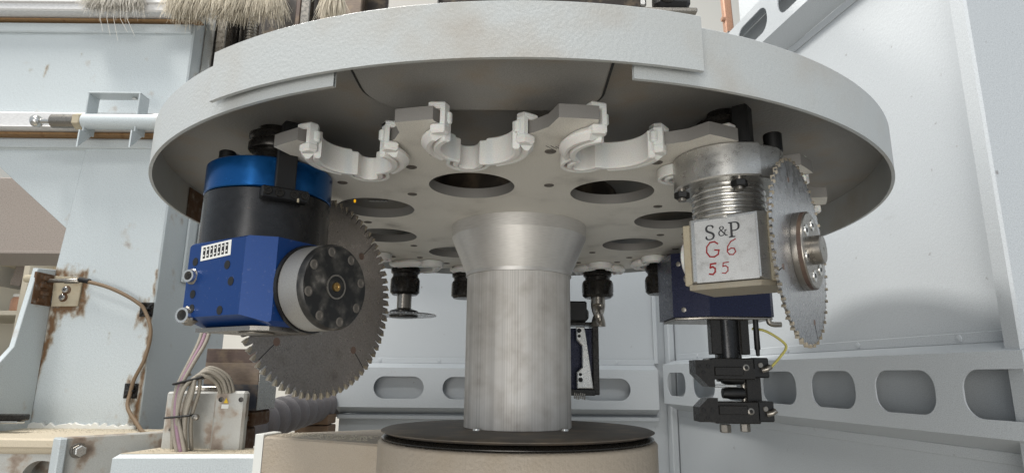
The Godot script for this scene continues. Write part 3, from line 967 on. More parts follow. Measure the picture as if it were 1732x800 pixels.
# ---------------------------------------------------------------- aluminium angle head with the small blade
func stroke(g: Geo, pts: Array, w: float) -> void:
	for i in pts.size() - 1:
		var a := Vector2(pts[i][0], pts[i][1])
		var b := Vector2(pts[i + 1][0], pts[i + 1][1])
		var d := (b - a).normalized() * w * 0.5
		var s := Vector2(-d.y, d.x)
		var o := []
		for q in [a - d - s, b + d - s, b + d + s, a - d + s]:
			o.append(Vector3(q.x, q.y, 0.0002 + 0.00003 * (i % 3)))
		g.quad(o[0], o[1], o[2], o[3], Vector3.BACK)


func saw_head_alu() -> void:
	var t := thing("aluminium_saw_head", "ribbed aluminium angle head with red handwriting and small saw blade at right", "angle head", Vector3(0.2056, 0, 0.3166), deg_to_rad(-39.0))
	var c := Vector3(0.007, 0, -0.0025)
	var ax := Transform3D(Basis(), c)
	part("taper_shank", G().at(ax).lathe([Vector2(0, 0.2235), Vector2(0.02, 0.2235), Vector2(0.02, 0.243), Vector2(0.028, 0.2435), Vector2(0.0285, 0.25), Vector2(0.026, 0.2525), Vector2(0.026, 0.255), Vector2(0.0285, 0.2575), Vector2(0.0285, 0.263), Vector2(0.018, 0.2635), Vector2(0.016, 0.275), Vector2(0, 0.275)], 48), M.black_steel, t)
	var fl := PackedVector2Array()
	for q in circle(Vector2(0.009, 0.0), 0.0545, 72):
		fl.append(q)
	var cuts := Geometry2D.clip_polygons(fl, poly([[0.051, 0.03], [0.09, -0.04], [0.12, 0.0], [0.08, 0.07]]))
	if cuts.size():
		fl = cuts[0]
	part("mounting_flange", G().prism(fl, 0.1885, 0.2225, 0.0015), M.alu, t)
	for q in [[-0.028, 0.032], [0.033, 0.0375]]:
		var nut := part("flange_bolt", G().at(Transform3D(Basis(), Vector3(q[0], 0, q[1]))).cyl(0.0042, 0.1765, 0.189, 0.0004, 14), M.steel, t)
		part("nut", G().at(Transform3D(Basis(), Vector3(q[0], 0, q[1]))).prism(circle(Vector2.ZERO, 0.0078, 6), 0.1795, 0.1862, 0.0008), M.black, nut)
	# ribbed neck
	var pr := [Vector2(0, 0.154), Vector2(0.0345, 0.154)]
	for k in 5:
		var y := 0.1555 + k * 0.0064
		pr.append(Vector2(0.0338, y))
		for i in 7:
			var a := -PI / 2 + PI * i / 6.0
			pr.append(Vector2(0.0342 + cos(a) * 0.0026, y + 0.0028 + sin(a) * 0.0024))
		pr.append(Vector2(0.0338, y + 0.0058))
	pr.append_array([Vector2(0.034, 0.1888), Vector2(0, 0.1888)])
	part("ribbed_neck", G().at(ax).lathe(pr, 72), M.bright_alu, t)
	# body
	var body := part("gear_body", G().convex([
		[Vector3(1, 0, 0), 0.052], [Vector3(-1, 0, 0), 0.0235], [Vector3(0, 0, 1), 0.0305], [Vector3(0, 0, -1), 0.034],
		[Vector3(1, 0, 1), 0.0755], [Vector3(-1, 0, 1), 0.0515], [Vector3(0, 1, 0), 0.1555], [Vector3(0, -1, 0), -0.0905],
		[Vector3(0, -1, 0.6), -0.0748]]), M.alu, t)
	part("bottom_plate", G().convex([[Vector3(1, 0, 0), 0.054], [Vector3(-1, 0, 0), 0.026], [Vector3(0, 0, 1), 0.029], [Vector3(0, 0, -1), 0.034], [Vector3(0, 1, 0), 0.0903], [Vector3(0, -1, 0), -0.085], [Vector3(1, 0, 1), 0.073]]), M.dust_metal, body)
	part("name_plate", G().box(Vector3(0.013, 0.1225, 0.0307), Vector3(0.0605, 0.062, 0.0006), 0.0002), M.sticker, body)
	var tm := TextMesh.new()
	var sf := SystemFont.new()
	sf.font_names = PackedStringArray(["Droid Serif"])
	tm.font = sf
	tm.text = "S"
	var letters := [["S", 24, -0.0065, 0.0], ["&", 15, 0.006, -0.0006], ["P", 24, 0.0175, 0.0]]
	for l in letters:
		var m := TextMesh.new()
		m.font = sf
		m.text = l[0]
		m.font_size = l[1]
		m.pixel_size = 0.0009
		m.depth = 0.0004
		var o := part("letter", m, M.grey_ink, body)
		o.position = Vector3(l[2] + 0.0055, 0.1405 + l[3], 0.0311)
	var red := G().at(Transform3D(Basis(), Vector3(0.0022, 0, 0.0311)))
	stroke(red, [[0.0035, 0.1285], [0.0005, 0.1308], [-0.004, 0.1305], [-0.0075, 0.1265], [-0.008, 0.121], [-0.005, 0.1165], [-0.0005, 0.1158], [0.0035, 0.118], [0.0045, 0.122], [0.0005, 0.1225]], 0.0014)
	part("handwritten_letter", red, M.red_ink, body)
	var six := G().at(Transform3D(Basis(), Vector3(0.0022, 0, 0.0311)))
	stroke(six, [[0.021, 0.131], [0.0165, 0.129], [0.0132, 0.1245], [0.0125, 0.1195], [0.0145, 0.1165], [0.018, 0.116], [0.0205, 0.1185], [0.0195, 0.1218], [0.0165, 0.1225], [0.0135, 0.121]], 0.0011)
	part("handwritten_digit", six, M.red_ink, body)
	for k in 2:
		var five := G().at(Transform3D(Basis(), Vector3(-0.001 + k * 0.0125, 0.1035, 0.0311)))
		stroke(five, [[0.0035, 0.0058], [-0.0015, 0.0055], [-0.002, 0.002], [0.0005, 0.0026], [0.0028, 0.0008], [0.0026, -0.0026], [0.0002, -0.0048], [-0.003, -0.0042]], 0.0016 if k == 0 else 0.001)
		part("handwritten_digit", five, M.red_ink, body)
	var lp := part("side_plate", G().box(Vector3(-0.0275, 0.121, 0.003), Vector3(0.0075, 0.062, 0.05), 0.001), M.cream_plate, body)
	part("side_cap", G().at(side(Vector3.LEFT, Vector3(-0.0313, 0.121, 0.002))).cyl(0.021, 0.0, 0.006, 0.0015, 36), M.plastic, lp)
	for q in [[0.1435, 0.019], [0.0985, 0.019]]:
		part("side_screw", G().at(side(Vector3.LEFT, Vector3(-0.0312, q[0], q[1]))).cyl(0.0038, 0.0, 0.004, 0.0008, 14), M.steel, lp)
	part("dust_caked_edge", G().box(Vector3(0.0545, 0.121, 0.006), Vector3(0.005, 0.064, 0.04), 0.001), M.cream_plate, body)
	part("stop_post", G().box(Vector3(0.0375, 0.2425, 0.031), Vector3(0.0165, 0.041, 0.0165), 0.002), M.black, t)
	part("locating_pin", G().at(Transform3D(Basis(), Vector3(0.054, 0, -0.009))).cyl(0.009, 0.2226, 0.243, 0.001, 24), M.black, t)
	# blade and hub, axis along the thing's own x
	var b := saw_blade(t, 0.0897, 80, 0.0022, 0.0040, M.bright_blade, true)
	b.transform = Transform3D(Basis(Vector3.UP, PI / 2), Vector3(0.0728, 0.1176, 0.0))
	part("arbor", G().at(side(Vector3.BACK)).cyl(0.02, -0.02, -0.0011, 0.001, 32), M.steel, b)
	var hub := part("blade_flange", G().at(side(Vector3.BACK)).lathe([Vector2(0.0368, 0.0012), Vector2(0.0372, 0.002), Vector2(0.0372, 0.0065), Vector2(0.0362, 0.007), Vector2(0.0362, 0.0102), Vector2(0.0352, 0.0114), Vector2(0.0, 0.0114)], 64), M.steel, t)
	hub.transform = b.transform
	part("rust_band", G().at(side(Vector3.BACK)).lathe([Vector2(0.0369, 0.0066), Vector2(0.0369, 0.0101), Vector2(0.0363, 0.0101)], 64), M.motor_top, hub)
	part("centre_boss", G().at(side(Vector3.BACK)).lathe([Vector2(0.0135, 0.0114), Vector2(0.0135, 0.0195), Vector2(0.0125, 0.0206), Vector2(0.002, 0.0206), Vector2(0.0015, 0.02), Vector2(0, 0.02)], 40), M.steel, hub)
	for k in 6:
		var a := TAU * (k + 0.35) / 6
		var s := part("hub_screw", G().at(side(Vector3.BACK, Vector3(cos(a) * 0.025, sin(a) * 0.025, 0.0112))).lathe([Vector2(0.0058, 0.0), Vector2(0.0056, 0.0009), Vector2(0.0, 0.0012)], 20), M.bright_alu, hub)
		part("screw_recess", G().at(side(Vector3.BACK, Vector3(cos(a) * 0.025, sin(a) * 0.025, 0.0122))).cyl(0.0022, 0.0, 0.0004, 0.0, 6), M.ink, s)
	for a in [20.0, 110.0, 200.0, 290.0]:
		var d := Vector3(cos(deg_to_rad(a)), sin(deg_to_rad(a)), 0)
		part("slot_plug", G().at(side(Vector3.BACK, d * 0.069)).cyl(0.0028, -0.0012, 0.0013, 0.0, 14), M.copper_spot, b)
		part("expansion_slot", G().at(Transform3D(Basis(Vector3.BACK, deg_to_rad(a)), Vector3.ZERO)).box(Vector3(0.078, 0, 0), Vector3(0.014, 0.0009, 0.0025)), M.ink, b)


# ---------------------------------------------------------------- blue box unit with the black clamping frame
func lock_unit() -> void:
	var t := thing("blue_box_unit", "dark blue box unit with black frame hanging behind the aluminium saw head", "drilling unit", Vector3(0.3475, 0, -0.1475))
	part("taper_flange", G().cyl(0.0315, 0.19, 0.255, 0.002, 40), M.black_steel, t)
	var box := part("box_body", G().convex([
		[Vector3(1, 0, 0), 0.077], [Vector3(-1, 0, 0), 0.084], [Vector3(0, 0, 1), 0.058], [Vector3(0, 0, -1), 0.07], [Vector3(0, 1, 0), 0.209], [Vector3(0, -1, 0), -0.1],
		[Vector3(-0.55, 0, 1), 0.075], [Vector3(1, 0, 1), 0.128]]), M.navy, t)
	part("bottom_plate", G().prism(poly([[-0.08, -0.06], [0.07, -0.06], [0.075, 0.05], [-0.03, 0.052], [-0.08, 0.024]]), 0.0955, 0.0998, 0.001), M.steel, box)
	for q in [[-0.073, 0.19], [-0.068, 0.112], [-0.06, 0.165]]:
		part("box_screw", G().at(side(Vector3(-0.55, 0, 1), Vector3(q[0], q[1], 0.0750 - 0.55 * -q[0] + 0.0))).lathe([Vector2(0.004, -0.001), Vector2(0.004, 0.0012), Vector2(0.002, 0.0014), Vector2(0.0018, 0.0003), Vector2(0, 0.0003)], 14), M.steel, box)
	var fr := part("frame_leg", G().box(Vector3(-0.017, 0.068, 0.03), Vector3(0.017, 0.058, 0.02), 0.001), M.black_steel, t)
	part("frame_leg", G().box(Vector3(0.031, 0.068, 0.03), Vector3(0.014, 0.058, 0.02), 0.001), M.black_steel, t)
	part("frame_web", G().box(Vector3(0.007, 0.05, 0.01), Vector3(0.034, 0.11, 0.012), 0.001), M.black_steel, t)
	part("frame_brace", G().convex([[Vector3(0, 0, 1), 0.036], [Vector3(0, 0, -1), -0.026], [Vector3(1, 0, 0), 0.0245], [Vector3(0, 1, 0), 0.0975], [Vector3(-1, 0, 0), 0.0], [Vector3(-1, -0.22, 0), -0.022]]), M.black_steel, t)
	part("spindle_barrel", G().at(Transform3D(Basis(), Vector3(0.006, 0, 0.026))).cyl(0.019, 0.03, 0.098, 0.001, 32), M.black_body, t)
	part("inner_pin", G().at(Transform3D(Basis(), Vector3(0.006, 0, 0.022))).cyl(0.004, 0.04, 0.062, 0.001, 16), M.steel, t)
	for y in [0.0155, -0.0525]:
		var low: bool = y < 0.0
		var dx := -0.009 if low else -0.012
		var cl := part("clamp_bar", G().box(Vector3(0.012 + dx, y, 0.04), Vector3(0.072, 0.034, 0.044), 0.0015), M.black_steel, t)
		part("clamp_cap", G().box(Vector3(-0.002 + dx, y + (0.0145 if not low else -0.0145), 0.042), Vector3(0.045, 0.003, 0.028), 0.0008), M.steel, cl)
		part("clamp_jaw", G().convex([[Vector3(1, 0, 0), -0.02 + dx], [Vector3(-1, 0, 0), 0.05 - dx], [Vector3(0, 1, 0), y + (0.0135 if not low else 0.0225)], [Vector3(0, -1, 0), -y + (0.0285 if not low else 0.0145)], [Vector3(0, 0, 1), 0.066], [Vector3(0, 0, -1), -0.03], [Vector3(-1, -1 if not low else 1, 0), 0.058 + (-y if not low else y) - dx]]), M.black_steel, cl)
		for q in [[-0.043, 0.004], [-0.029, 0.004], [-0.037, -0.006 if not low else -0.008]]:
			part("jaw_screw", G().at(side(Vector3.BACK, Vector3(q[0] + dx, y + q[1], 0.066))).lathe([Vector2(0.0035, 0.0), Vector2(0.0033, 0.001), Vector2(0.002, 0.001), Vector2(0.0018, 0.0002), Vector2(0, 0.0002)], 12), M.ink, cl)
		part("clamp_bolt", G().at(side(Vector3.BACK, Vector3(0.033 + dx, y + 0.002, 0.059))).lathe([Vector2(0.0055, 0.0), Vector2(0.0052, 0.003), Vector2(0.003, 0.0034), Vector2(0.0026, 0.0012), Vector2(0, 0.0012)], 18), M.steel, cl)
		part("bar_step", G().box(Vector3(0.004 + dx, y - 0.004 if not low else y + 0.004, 0.063), Vector3(0.046, 0.014, 0.006), 0.001), M.black_steel, cl)
		part("side_screw", G().at(side(Vector3.BACK, Vector3(0.056 + dx, y + 0.006, 0.062))).cyl(0.0042, 0, 0.002, 0.0006, 14), M.steel, cl)
		part("end_block", G().box(Vector3(0.0565 + dx, y + 0.002, 0.04), Vector3(0.027, 0.032, 0.044), 0.002), M.black, cl)
		part("elbow_fitting", G().at(Transform3D(Basis(), Vector3(0, 0, 0.064))).tube([Vector3(0.058 + dx, y - 0.002, 0.0), Vector3(0.064 + dx, y + 0.0, 0.004), Vector3(0.07 + dx, y + 0.004, 0.004)], 0.0045, 10), M.steel, cl)
	part("slide_rod", G().at(Transform3D(Basis(), Vector3(0.026, 0, 0.03))).cyl(0.005, -0.04, 0.02, 0.0, 16), M.steel, t)
	part("slide_bar", G().box(Vector3(0.038, -0.018, 0.032), Vector3(0.024, 0.046, 0.024), 0.001), M.black_steel, t)
	part("drill_chuck", G().at(side(Vector3.LEFT, Vector3(0.02, 0.0, 0.045))).lathe([Vector2(0, 0), Vector2(0.009, 0), Vector2(0.0095, 0.02), Vector2(0.008, 0.034), Vector2(0, 0.034)], 20), M.black, t)
	part("drill_chuck", G().at(side(Vector3.LEFT, Vector3(0.02, -0.023, 0.045))).lathe([Vector2(0, 0), Vector2(0.009, 0), Vector2(0.0095, 0.02), Vector2(0.008, 0.034), Vector2(0, 0.034)], 20), M.black, t)
	part("pressure_bar", G().box(Vector3(-0.016, -0.0115, 0.05), Vector3(0.042, 0.0045, 0.02), 0.001), M.alu, t)
	for q in [[-0.012, -0.0755, 0.018], [0.02, -0.074, 0.016]]:
		part("foot_nut", G().at(Transform3D(Basis(), Vector3(q[0] + 0.0, q[1], 0.042))).prism(circle(Vector2.ZERO, q[2] / 2.0, 6), -0.009, 0.004, 0.001), M.steel, t)
	part("black_rod", G().at(Transform3D(Basis(), Vector3(0.048, 0, 0.045))).lathe([Vector2(0, 0.036), Vector2(0.003, 0.037), Vector2(0.0035, 0.046), Vector2(0.0048, 0.048), Vector2(0.0044, 0.096), Vector2(0, 0.096)], 16), M.black, t)
	part("pipe_elbow", G().tube(smooth_path([Vector3(0.068, 0.097, 0.05), Vector3(0.069, 0.091, 0.05), Vector3(0.076, 0.088, 0.05), Vector3(0.088, 0.088, 0.05)], 4), 0.0045, 12), M.steel, t)
	part("air_hose", G().tube(smooth_path([Vector3(0.047, 0.082, 0.03), Vector3(0.065, 0.078, 0.04), Vector3(0.086, 0.062, 0.05), Vector3(0.091, 0.05, 0.055), Vector3(0.076, 0.033, 0.06), Vector3(0.06, 0.019, 0.066)], 5), 0.0022, 8), M.air_hose, t)


# ---------------------------------------------------------------- tools at the back of the carousel
func collet_holder(t: Node3D, r := 0.03) -> void:
	part("holder_flange", G().lathe([Vector2(0, 0.193), Vector2(0.0255, 0.193), Vector2(0.0255, 0.2), Vector2(0.029, 0.203), Vector2(0.029, 0.21), Vector2(0.0265, 0.213), Vector2(0.0265, 0.216), Vector2(0.031, 0.219), Vector2(0.031, 0.25), Vector2(0, 0.25)], 40), M.black_steel, t)
	var nut := part("collet_nut", G().lathe([Vector2(0.0, 0.158), Vector2(r - 0.005, 0.158), Vector2(r, 0.163), Vector2(r, 0.188), Vector2(r - 0.0025, 0.193), Vector2(0, 0.193)], 48), M.black_steel, t)
	for k in 6:
		var a := TAU * k / 6 + 0.35
		part("nut_groove", G().at(Transform3D(Basis(Vector3.UP, a), Vector3(sin(a), 0, cos(a)) * (r - 0.0012))).box(Vector3(0, 0.178, 0), Vector3(0.006, 0.018, 0.003), 0.0012), M.ink, nut)


func back_tools() -> void:
	var a := thing("disc_cutter", "black collet holder with thin toothed slitting disc behind the large saw blade", "tool holder", Vector3(-0.2265, 0, -0.3166), 0.0, "tool holders at the back of the carousel")
	collet_holder(a, 0.0295)
	part("shank", G().lathe([Vector2(0, 0.128), Vector2(0.0145, 0.128), Vector2(0.0145, 0.158), Vector2(0, 0.158)], 28), M.steel, a)
	part("shank_collar", G().lathe([Vector2(0, 0.1215), Vector2(0.028, 0.1215), Vector2(0.028, 0.126), Vector2(0.022, 0.128), Vector2(0.015, 0.131), Vector2(0, 0.131)], 36), M.black_steel, a)
	var p := PackedVector2Array()
	for i in 60:
		for q in [[0.0, 0.0], [0.6, -0.0018], [0.8, -0.0045], [0.95, -0.002]]:
			var an: float = TAU * (i + q[0]) / 60
			p.append(Vector2(sin(an), cos(an)) * (0.065 + q[1]))
	part("slitting_disc", G().prism(p, 0.1165, 0.119), M.bright_blade, a)
	part("disc_nut", G().lathe([Vector2(0, 0.1125), Vector2(0.026, 0.1125), Vector2(0.0285, 0.1145), Vector2(0.0285, 0.1164), Vector2(0, 0.1164)], 36), M.black_steel, a)
	var b := thing("plain_collet_holder", "black collet holder half hidden behind the left side of the column", "tool holder", Vector3(-0.107, 0, -0.366), 0.0, "tool holders at the back of the carousel")
	collet_holder(b)
	var c := thing("end_mill_holder", "black collet holder with a fat spiral end mill right of the column", "tool holder", Vector3(0.1665, 0, -0.336), 0.0, "tool holders at the back of the carousel")
	collet_holder(c, 0.0315)
	# fluted end mill: a two-lobed section twisted along its length
	var g := G()
	var rings := []
	for i in 25:
		var y := 0.158 - i * 0.0024
		var tw := 0.0 if i < 6 else (i - 6) * 0.17
		var ring := []
		for s in 28:
			var an := TAU * s / 28
			var rr := 0.0145
			if i >= 6:
				rr = 0.0145 - 0.0048 * pow(0.5 + 0.5 * cos(2.0 * (an - tw)), 1.5)
			ring.append(Vector3(sin(an) * rr, y, cos(an) * rr))
		rings.append(ring)
	for i in 24:
		for s in 28:
			var e := (s + 1) % 28
			var p0: Vector3 = rings[i][s]
			var p1: Vector3 = rings[i][e]
			var p2: Vector3 = rings[i + 1][e]
			var p3: Vector3 = rings[i + 1][s]
			var nn := (p1 - p0).cross(p3 - p0).normalized()
			if nn.dot(Vector3(p0.x, 0, p0.z)) < 0.0:
				nn = -nn
			g.quad(p0, p1, p2, p3, nn)
	for s in 28:
		g.tri(Vector3(0, rings[24][0].y, 0), rings[24][s], rings[24][(s + 1) % 28], Vector3.DOWN, Vector3.DOWN, Vector3.DOWN)
	part("end_mill", g, M.steel, c)
	var d := thing("thin_drill_holder", "black collet holder with a thin drill stub beside the dark blue box", "tool holder", Vector3(0.281, 0, -0.267), 0.0, "tool holders at the back of the carousel")
	collet_holder(d, 0.0305)
	part("drill_bit", G().cyl(0.0022, 0.14, 0.158, 0.0004, 12), M.black_steel, d)
	# clamping unit behind the column
	var u := thing("clamp_unit", "black, steel and blue clamping unit half hidden behind the right edge of the column", "clamping unit", Vector3(0.06, 0, -0.375))
	part("unit_flange", G().cyl(0.031, 0.16, 0.25, 0.002, 36), M.black_steel, u)
	part("upper_block", G().box(Vector3(0.02, 0.132, 0.0), Vector3(0.13, 0.042, 0.06), 0.003), M.black, u)
	part("upper_boss", G().at(side(Vector3.RIGHT, Vector3(0.08, 0.128, 0.0))).cyl(0.012, 0.0, 0.011, 0.003, 20), M.black_steel, u)
	part("blue_panel", G().box(Vector3(0.055, 0.035, -0.02), Vector3(0.09, 0.13, 0.03), 0.002), M.navy, u)
	part("back_frame", G().box(Vector3(0.103, 0.037, -0.012), Vector3(0.013, 0.144, 0.06), 0.0015), M.black_steel, u)
	part("frame_head", G().box(Vector3(0.06, 0.108, -0.012), Vector3(0.075, 0.006, 0.06), 0.001), M.black_steel, u)
	var jaw := part("steel_jaw", G().at(Transform3D(Basis(Vector3.RIGHT, Vector3.BACK, Vector3.UP), Vector3(0, 0, 0.03))).prism(poly([[0.062, 0.1], [0.078, 0.1], [0.094, -0.022], [0.062, -0.022], [0.062, 0.01], [0.073, 0.02], [0.073, 0.062], [0.062, 0.074]]), -0.01, 0.01, 0.0015), M.alu, u)
	for q in [[0.067, 0.092], [0.067, 0.081], [0.0685, 0.0055], [0.0685, -0.005]]:
		part("jaw_hole", G().at(side(Vector3.BACK, Vector3(q[0], q[1], 0.0402))).cyl(0.0046 if q[1] in [0.092, -0.005] else 0.0032, -0.0005, 0.0004, 0.0, 16), M.ink, jaw)
	part("lower_jaw", G().box(Vector3(0.07, -0.03, 0.0), Vector3(0.06, 0.012, 0.05), 0.001), M.black_steel, u)
	for k in 6:
		part("clamp_finger", G().box(Vector3(0.058 + k * 0.004, -0.036 - 0.001 * (k % 3), 0.022), Vector3(0.0025, 0.012, 0.01), 0.0004), M.steel, u)


# ---------------------------------------------------------------- light blue machine frame on the left, its bed and small parts
func stain_sheet(parent: Node3D, centre: Vector3, size: Vector2, px: Vector2i, runs: Array) -> void:
	# rust and dirt runs on a painted front: each run is a list of [x, y, half width, strength] in the sheet's own metres from its centre
	var f := FastNoiseLite.new()
	f.seed = 17
	f.frequency = 0.045
	f.fractal_octaves = 5
	var im := Image.create(px.x, px.y, false, Image.FORMAT_RGBA8)
	var dark := Color(0.42, 0.3, 0.17)
	var pale := Color(0.7, 0.6, 0.43)
	for y in px.y:
		for x in px.x:
			var p := Vector2((float(x) / px.x - 0.5) * size.x, (0.5 - float(y) / px.y) * size.y)
			var best := 0.0
			for run in runs:
				for k in run.size() - 1:
					var a := Vector2(run[k][0], run[k][1])
					var b := Vector2(run[k + 1][0], run[k + 1][1])
					var w: float = maxf(run[k][2], run[k + 1][2])
					if p.x < minf(a.x, b.x) - 2.2 * w or p.x > maxf(a.x, b.x) + 2.2 * w or p.y < minf(a.y, b.y) - 2.2 * w or p.y > maxf(a.y, b.y) + 2.2 * w:
						continue
					var q := Geometry2D.get_closest_point_to_segment(p, a, b)
					var t := a.distance_to(q) / maxf(a.distance_to(b), 1e-5)
					var v: float = lerpf(run[k][3], run[k + 1][3], t) * (1.0 - p.distance_to(q) / (2.0 * lerpf(run[k][2], run[k + 1][2], t)))
					best = maxf(best, v)
			if best <= 0.0:
				im.set_pixel(x, y, Color(pale.r, pale.g, pale.b, 0.0))
				continue
			var n := f.get_noise_2d(x, y * 0.6)
			var d := clampf(best + n * 0.55, 0.0, 1.0)
			var c := pale.lerp(dark, smoothstep(0.3, 0.9, d))
			im.set_pixel(x, y, Color(c.r, c.g, c.b, smoothstep(0.15, 0.95, d) * 0.8))
	var m := StandardMaterial3D.new()
	m.albedo_texture = ImageTexture.create_from_image(im)
	m.roughness = 0.85
	m.transparency = BaseMaterial3D.TRANSPARENCY_ALPHA
	m.texture_repeat = false
	var quad := QuadMesh.new()
	quad.size = size
	part("rust_stain", quad, m, parent).position = centre


const UPRIGHT := Transform3D(Basis(Vector3.RIGHT, Vector3.BACK, Vector3.UP), Vector3.ZERO)   # outline in (x, y), thickness along z


func machine_frame() -> void:
	var t := thing("machine_gantry", "pale blue welded machine frame with beam, column and rust runs at left", "machine frame")
	part("column_plate", G().at(UPRIGHT).prism(poly([[-0.906, 0.48], [-0.719, 0.48], [-0.719, -0.125], [-0.955, -0.125]]), -0.62, -0.30, 0.003), M.frame_paint, t)
	part("rib_plate", G().at(Transform3D(Basis(Vector3.BACK, Vector3.RIGHT, Vector3.UP), Vector3.ZERO)).prism(poly([[-0.299, 0.2], [-0.25, 0.195], [-0.226, 0.045], [-0.19, 0.005], [-0.10, -0.02], [-0.10, -0.125], [-0.299, -0.125]]), -0.934, -0.924, 0.001), M.frame_paint, t)
	part("beam_web", G().box(Vector3(-1.32, 0.625, -0.345), Vector3(1.215, 0.34, 0.09), 0.003), M.frame_paint, t)
	part("beam_lip", G().box(Vector3(-1.32, 0.733, -0.297), Vector3(1.21, 0.022, 0.01), 0.002), M.frame_paint, t)
	part("beam_lip", G().box(Vector3(-1.3, 0.4665, -0.35), Vector3(1.24, 0.019, 0.112), 0.002), M.frame_paint, t)
	part("guide_rail", G().box(Vector3(-1.335, 0.768, -0.283), Vector3(1.23, 0.03, 0.05), 0.003).box(Vector3(-1.335, 0.776, -0.256), Vector3(1.23, 0.012, 0.006), 0.001), M.rail_alu, t)
	part("guide_rail", G().box(Vector3(-1.3, 0.503, -0.283), Vector3(1.215, 0.036, 0.05), 0.003).box(Vector3(-1.3, 0.487, -0.256), Vector3(1.215, 0.003, 0.006), 0.001), M.rail_alu, t)
	part("rusty_seam", G().box(Vector3(-1.3, 0.4815, -0.29), Vector3(1.21, 0.005, 0.03), 0.001), M.seam_rust, t)
	part("rusty_seam", G().box(Vector3(-1.3, 0.7495, -0.295), Vector3(1.21, 0.004, 0.02), 0.001), M.seam_rust, t)
	part("gusset_plate", G().at(UPRIGHT).prism(poly([[-0.9, 0.458], [-0.914, 0.279], [-1.135, 0.458]]), -0.335, -0.305, 0.001), M.frame_paint, t)
	part("side_strip", G().box(Vector3(-0.716, 0.26, -0.40), Vector3(0.005, 0.14, 0.03), 0.001), M.frame_paint, t)
	var sp := part("slotted_plate", G().box(Vector3(-0.7165, 0.3, -0.48), Vector3(0.004, 0.16, 0.1), 0.001), M.alu, t)
	for q in [[0.33, -0.46], [0.30, -0.47], [0.27, -0.46], [0.33, -0.5], [0.29, -0.51]]:
		part("plate_slot", G().box(Vector3(-0.7142, q[0], q[1]), Vector3(0.0006, 0.012, 0.006)), M.ink, sp)
	stain_sheet(t, Vector3(-0.836, 0.08, -0.2992), Vector2(0.233, 0.4), Vector2i(300, 512), [
		[[-0.04, 0.05, 0.014, 0.9], [-0.076, 0.04, 0.012, 1.0], [-0.084, -0.04, 0.005, 0.9], [-0.1, -0.13, 0.006, 0.95], [-0.106, -0.19, 0.018, 1.0]],
		[[-0.09, 0.11, 0.014, 0.75], [-0.03, 0.11, 0.012, 0.75]], [[-0.028, 0.115, 0.008, 0.8], [-0.03, 0.045, 0.01, 0.9]], [[-0.09, 0.04, 0.012, 0.9], [-0.03, 0.042, 0.012, 0.8]],
		[[0.113, 0.12, 0.003, 0.6], [0.113, -0.1, 0.004, 0.8], [0.107, -0.19, 0.012, 0.9]], [[0.095, 0.06, 0.008, 0.75], [0.098, 0.02, 0.012, 0.7]], [[0.09, -0.095, 0.009, 0.75], [0.094, -0.14, 0.01, 0.7]],
		[[0.036, -0.004, 0.003, 0.75], [0.034, -0.028, 0.002, 0.3]], [[-0.1, -0.185, 0.012, 0.7], [0.0, -0.19, 0.005, 0.5], [0.11, -0.185, 0.008, 0.6]]])
	stain_sheet(t, Vector3(-1.02, 0.615, -0.2992), Vector2(0.2, 0.16), Vector2i(160, 128), [[[0.0, 0.03, 0.004, 0.4], [-0.004, -0.02, 0.003, 0.25]], [[-0.035, 0.02, 0.004, 0.35], [-0.036, -0.02, 0.003, 0.2]], [[0.07, 0.06, 0.002, 0.4], [0.07, 0.05, 0.002, 0.3]]])
	var wp := PackedVector2Array()
	for i in 40:
		wp.append(Vector2(-0.925 + i * 0.0052, -0.1 + rng.randf_range(0.0, 0.008)))
	wp.append(Vector2(-0.72, -0.13))
	wp.append(Vector2(-0.93, -0.13))
	part("weld_bead", G().at(UPRIGHT).prism(wp, -0.3, -0.293, 0.001), M.white, t)
	# rusty stop bracket with two bolts
	var b := thing("stop_bracket", "small rusty angle bracket with two bolts on the pale blue column", "bracket")
	part("bracket_plate", G().at(UPRIGHT).prism(poly([[-0.925, 0.187], [-0.866, 0.184], [-0.868, 0.127], [-0.92, 0.126]]), -0.2995, -0.295, 0.001), M.cream_plate, b)
	part("bracket_flange", G().box(Vector3(-0.925, 0.157, -0.272), Vector3(0.005, 0.062, 0.05), 0.001), M.rusty, b)
	for q in [[-0.894, 0.159], [-0.898, 0.144]]:
		part("washer", G().at(side(Vector3.BACK, Vector3(q[0], q[1], -0.295))).cyl(0.0085, 0, 0.0015, 0.0003, 20), M.rusty, b)
		var s := part("bolt", G().at(side(Vector3.BACK, Vector3(q[0], q[1], -0.2935))).lathe([Vector2(0.006, 0), Vector2(0.006, 0.0045), Vector2(0.005, 0.0055), Vector2(0.003, 0.0055), Vector2(0.0028, 0.002), Vector2(0, 0.002)], 18), M.bright_alu, b)
		part("bolt_socket", G().at(side(Vector3.BACK, Vector3(q[0], q[1], -0.292))).cyl(0.0026, 0, 0.0006, 0, 6), M.ink, s)
	part("sensor_body", G().at(side(Vector3.RIGHT, Vector3(-0.935, 0.175, -0.28))).lathe([Vector2(0, 0), Vector2(0.004, 0), Vector2(0.004, 0.045), Vector2(0.0055, 0.046), Vector2(0.0055, 0.07), Vector2(0.003, 0.074), Vector2(0, 0.074)], 16), M.steel, b)
	part("sensor_tip", G().at(side(Vector3.RIGHT, Vector3(-0.965, 0.178, -0.275))).lathe([Vector2(0, 0), Vector2(0.007, 0.001), Vector2(0.008, 0.01), Vector2(0.006, 0.032), Vector2(0, 0.032)], 18), M.cream_plate, b)
	for k in 4:
		part("lug", G().box(Vector3(-0.9215, 0.178 - k * 0.0145, -0.275 + 0.006 * (k % 2)), Vector3(0.004, 0.008, 0.02), 0.001), M.rusty, b)
	# brown sensor cable and its two tie mounts
	var c := thing("sensor_cable", "thin brown cable arching from the rusty bracket down the pale blue column", "cable")
